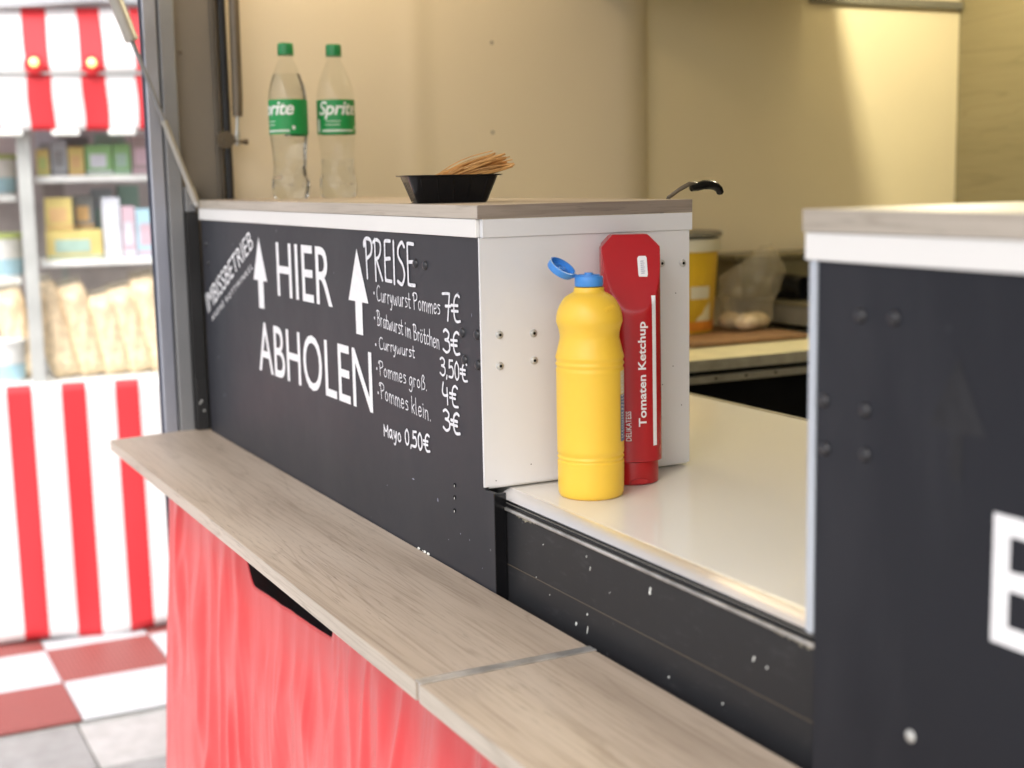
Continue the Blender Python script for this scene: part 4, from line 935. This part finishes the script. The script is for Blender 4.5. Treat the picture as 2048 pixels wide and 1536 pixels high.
def roof(s, t): return (s - .004 * t + .002 * math.sin(s * 13 + t * 4), -.022 + .10 * t + .004 * math.sin(s * 8 + t * 5) * t, 1.886 + .21 * t + .022 * (s - .2))
stripes(roof, -1.5, 1.4, 8, .207, .074, .1685).build('awning_front', RW, stall, smooth=True, sharp=180, solid=.002)
mb = MB(); mb.grid(lambda u, t: (-1.5 + 2.9 * u, .04 + 1.2 * t, 2.105 + .022 * (-1.5 + 2.9 * u - .2) + .28 * t + .01 * math.sin(u * 20)), 60, 8); mb.build('awning_roof', M['stripe_white'], stall, smooth=True, solid=.002)
mb = MB(); mb.grid(lambda u, t: (-1.5 + 2.9 * u, .012 - .01 * math.sin(u * 31), 1.955 + .022 * (-1.5 + 2.9 * u - .2) + .20 + .18 * t), 50, 4); mb.build('upper_valance', M['stripe_white'], stall, smooth=True, solid=.002)
mb = MB(); mb.tube([(-1.5, -.028, 1.883), (1.4, -.028, 1.883)], .004, 6); mb.build('awning_seam', M['stall_frame'], stall)
# counter board, posts, shelves
mb = MB(); mb.box(-1.5, 1.4, .01, .75, .862, .888); mb.build('counter_board', M['shelf_white'], stall, bevel=.004)
for x in (-1.25, -.52, .183, 1.2):
    mb = MB(); mb.box(x - .022, x + .022, .02, .064, .889, 1.87); mb.build('post', M['stall_frame'], stall, bevel=.003)
for zc_, y0_, y1_ in ((1.540, .10, .60), (1.262, .10, .60)):
    mb = MB(); mb.box(.215, 1.3, y0_, y1_, zc_, zc_ + .022); mb.build('shelf', M['shelf_white'], stall, bevel=.003)
    mb = MB(); mb.box(-1.4, .15, y0_ + .1, y1_, zc_ - .06, zc_ - .038); mb.build('shelf', M['shelf_white'], stall, bevel=.003)
for x in (.30, 1.25, -1.3):
    mb = MB(); mb.box(x - .012, x + .012, .56, .584, .889, 1.9); mb.build('rear_upright', M['stall_frame'], stall)
mb = MB(); mb.box(-1.5, 1.4, .72, .74, .889, 2.2); mb.build('back_sheet', M['stall_back'], stall)
mb = MB(); mb.box(-1.5, 1.4, .10, .70, .03, .86); mb.build('counter_base', M['stall_frame'], stall)
for s0 in (.10, .272, .446, -.10):
    mb = MB(); mb.box(s0, s0 + .085, -.040, -.018, 1.688, 1.706); mb.build('valance_clip', M['lab_white'], stall, bevel=.004)
Rs = Matrix.Rotation(SA, 4, 'Z')
def sw(s, b, z): return tuple(Vector(SO) + (Rs @ Vector((s, b, z))))
for kk, s0 in enumerate((.232, .407)):
    t = thing('stall_light', ['left', 'right'][kk] + ' one of two red lamps with glowing yellow bulb on the striped awning', 'lamp', sw(s0, -.03, 1.905), SA, 'round lamps on the stall awning', local=True)
    mb = MB(); mb.lathe([(.0001, -.012), (.024, -.010), (.033, .004), (.030, .014), (.0001, .020)], (0, 0, 0), 20); mb.v = [(x, -z * .8, y + .005) for x, y, z in mb.v]; mb.build('lamp_socket', M['stripe_red'], t, smooth=True)
    mb = MB(); mb.ico((0, -.022, .010), .015, 2); mb.build('bulb', M['bulb'], t, smooth=True)
# goods on the stall
def cm(n, c): return plain('goods_' + n, [x * .72 + .16 for x in c], .55, 0, .16, 14)  # goods colours lifted pale, in place of the stall's overexposed haze
GM = {n: cm(n, c) for n, c in dict(yellow=(.62, .47, .03), green=(.12, .42, .06), teal=(.25, .45, .36), grey=(.30, .33, .38), lime=(.40, .52, .05), pale=(.60, .64, .74), pink=(.55, .35, .45), white=(.8, .82, .82), blue=(.30, .58, .72), orange=(.62, .33, .04), dark=(.10, .11, .12), plum=(.28, .19, .19)).items()}
def carton(s0, s1, b, z, h_, body_c, band_c, label, dep=.11, tilt=0):
    t = thing('carton', label, 'carton', sw((s0 + s1) / 2, b, z), SA + tilt, 'cartons on the stall shelves', local=True)
    w2 = (s1 - s0) / 2
    mb = MB(); mb.box(-w2, w2, 0, dep, 0, h_); bo_ = mb.build('box', GM[body_c], t, bevel=.002)
    mb = MB(); mb.box(-w2 * .7, w2 * .55, -.0012, -.0002, h_ * .25, h_ * .7); mb.box(-w2 * .98, w2 * .98, -.0012, -.0002, h_ * .05, h_ * .14); mb.build('printed_panel', GM[band_c], bo_)
    mb = MB(); mb.box(-w2 + .002, w2 - .002, .004, dep * .48, h_ + .0002, h_ + .0022); mb.box(-w2 + .002, w2 - .002, dep * .52, dep - .004, h_ + .0002, h_ + .0022); mb.build('flap', GM[body_c], bo_)
# upper shelf (z 1.562)
carton(.222, .262, .12, 1.5625, .085, 'yellow', 'lime', 'small yellow and lime carton at the post on the upper shelf')
carton(.270, .318, .12, 1.5625, .115, 'grey', 'dark', 'grey carton with dark panel on the upper shelf')
carton(.322, .372, .12, 1.5625, .092, 'yellow', 'orange', 'yellow carton left of the green ones on the upper shelf')
carton(.378, .462, .12, 1.5625, .098, 'green', 'pale', 'wide bright green carton on the upper shelf')
carton(.466, .522, .12, 1.5625, .100, 'green', 'teal', 'green carton with teal panel on the upper shelf')
carton(.526, .60, .12, 1.5625, .125, 'plum', 'pink', 'plum coloured carton at the right end of the upper shelf')
carton(.30, .40, .30, 1.5625, .13, 'dark', 'teal', 'dark carton behind the green ones on the upper shelf')
carton(.42, .52, .30, 1.5625, .14, 'teal', 'green', 'teal carton behind the green ones on the upper shelf')
# lower shelf (z 1.284)
carton(.235, .415, .11, 1.2845, .095, 'yellow', 'teal', 'wide yellow carton with green disc lying on the lower shelf')
carton(.238, .325, .13, 1.3825, .105, 'yellow', 'orange', 'yellow carton on top of the wide yellow one', .09)
carton(.330, .395, .20, 1.3825, .11, 'dark', 'orange', 'dark carton right of the upper yellow one', .09)
carton(.420, .478, .12, 1.2845, .20, 'pale', 'white', 'tall pale lilac carton on the lower shelf')
carton(.482, .525, .12, 1.2845, .17, 'pink', 'pale', 'tall pink carton on the lower shelf')
carton(.528, .60, .12, 1.2845, .16, 'blue', 'pink', 'light blue carton at the right end of the lower shelf')
carton(.225, .30, .34, 1.5625, .16, 'pale', 'grey', 'pale grey carton at the back of the upper shelf, left end')
carton(.545, .62, .34, 1.5625, .17, 'white', 'pink', 'tall white carton at the back of the upper shelf, right end')
carton(.40, .47, .36, 1.2845, .23, 'grey', 'teal', 'tall grey carton at the back of the lower shelf, left of the lilac one')
carton(.49, .56, .36, 1.2845, .24, 'teal', 'white', 'tall teal carton at the back of the lower shelf, behind the pink one')
carton(.24, .31, .40, 1.2845, .25, 'plum', 'pale', 'tall plum carton behind the stacked yellow ones on the lower shelf')
# tubs left of the post
def tub(s0, b, z, r_, h_, label, band='blue'):
    t = thing('plastic_tub', label, 'tub', sw(s0, b, z), SA, 'white tubs left of the stall post', local=True)
    mb = MB(); mb.lathe([(.0001, 0), (r_ * .86, 0), (r_ * .9, .004), (r_, h_ * .88)], (0, 0, 0), 28); bo_ = mb.build('tub_body', GM['white'], t, smooth=True, sharp=40)
    mb = MB(); mb.lathe([(r_ * 1.04, h_ * .88), (r_ * 1.05, h_ * .98), (r_ * .9, h_), (.0001, h_)], (0, 0, 0), 28); mb.build('lid', GM['lime'] if band == 'blue' else GM['white'], t, smooth=True, sharp=40)
    mb = MB(); mb.lathe([(r_ * .905, h_ * .06), (r_ * .955, h_ * .42)], (0, 0, 0), 28); mb.build('blue_band', GM['blue'], bo_, smooth=True)
tub(.075, .30, 1.5025, .085, .135, 'white tub with lime lid and blue band on the upper shelf')
tub(.080, .30, 1.2245, .085, .150, 'white tub with blue band on the lower shelf, left of the post')
tub(.070, .14, .8885, .080, .140, 'white and blue tub standing on the stall counter', 'x')
# clear bags of puffed wafers leaning in a row on the counter
M['wafer'] = plain('puffed_wafers', (.68, .55, .37), .6, 0, .25, 55, bmp=.8, bscale=70)
bagproto = None
def wafer_bag():
    t = thing('wafer_bag', '', 'snack bag', (0, 0, 0), 0, 'bags of puffed wafers on the stall counter', local=True)
    def f(u, v_):
        a = 2 * math.pi * u; z = v_ * .32; fl = min(1, v_ * 9, (1 - v_) * 7 + .12) ** .5
        return (.050 * math.cos(a) * (.75 + .25 * fl) * (1 + .05 * math.sin(9 * a + v_ * 14)), .045 * math.sin(a) * fl * (1 + .06 * math.sin(7 * a - v_ * 17)), z)
    mb = MB(); mb.grid(f, 40, 24); mb.build('filled_bag', M['wafer'], t, smooth=True, sharp=180)
    mb = MB(); mb.box(-.042, .042, -.002, .002, .318, .345); mb.build('crimped_top', M['bag'], t)
    return t
def copy_tree(o, parent=None):
    c_ = o.copy(); COL.objects.link(c_); c_.parent = parent; WO[c_] = None
    for chd in list(o.children): copy_tree(chd, c_)
    return c_
names = ['first from the post', 'second from the post', 'third from the post', 'fourth from the post', 'last, beside the truck post']
bagproto = wafer_bag()
posn = [(.268, .12), (.350, .13), (.432, .13), (.512, .14), (.592, .14), (.140, .16)]
for i, (s0, b) in enumerate(posn):
    t = bagproto if i == 0 else copy_tree(bagproto)
    t.location = sw(s0 + .01, b, .892); t.rotation_euler = (R(-4), R(-13 + 1.5 * (i % 3)), SA)
    t.scale = (1, 1 + .06 * math.sin(i * 2.1), .94 + .09 * math.sin(i * 1.7 + 1))
    t['label'] = ('beige bag of puffed wafers leaning left of the stall post' if i == 5 else f'beige bag of puffed wafers in the leaning row, {names[i]}')
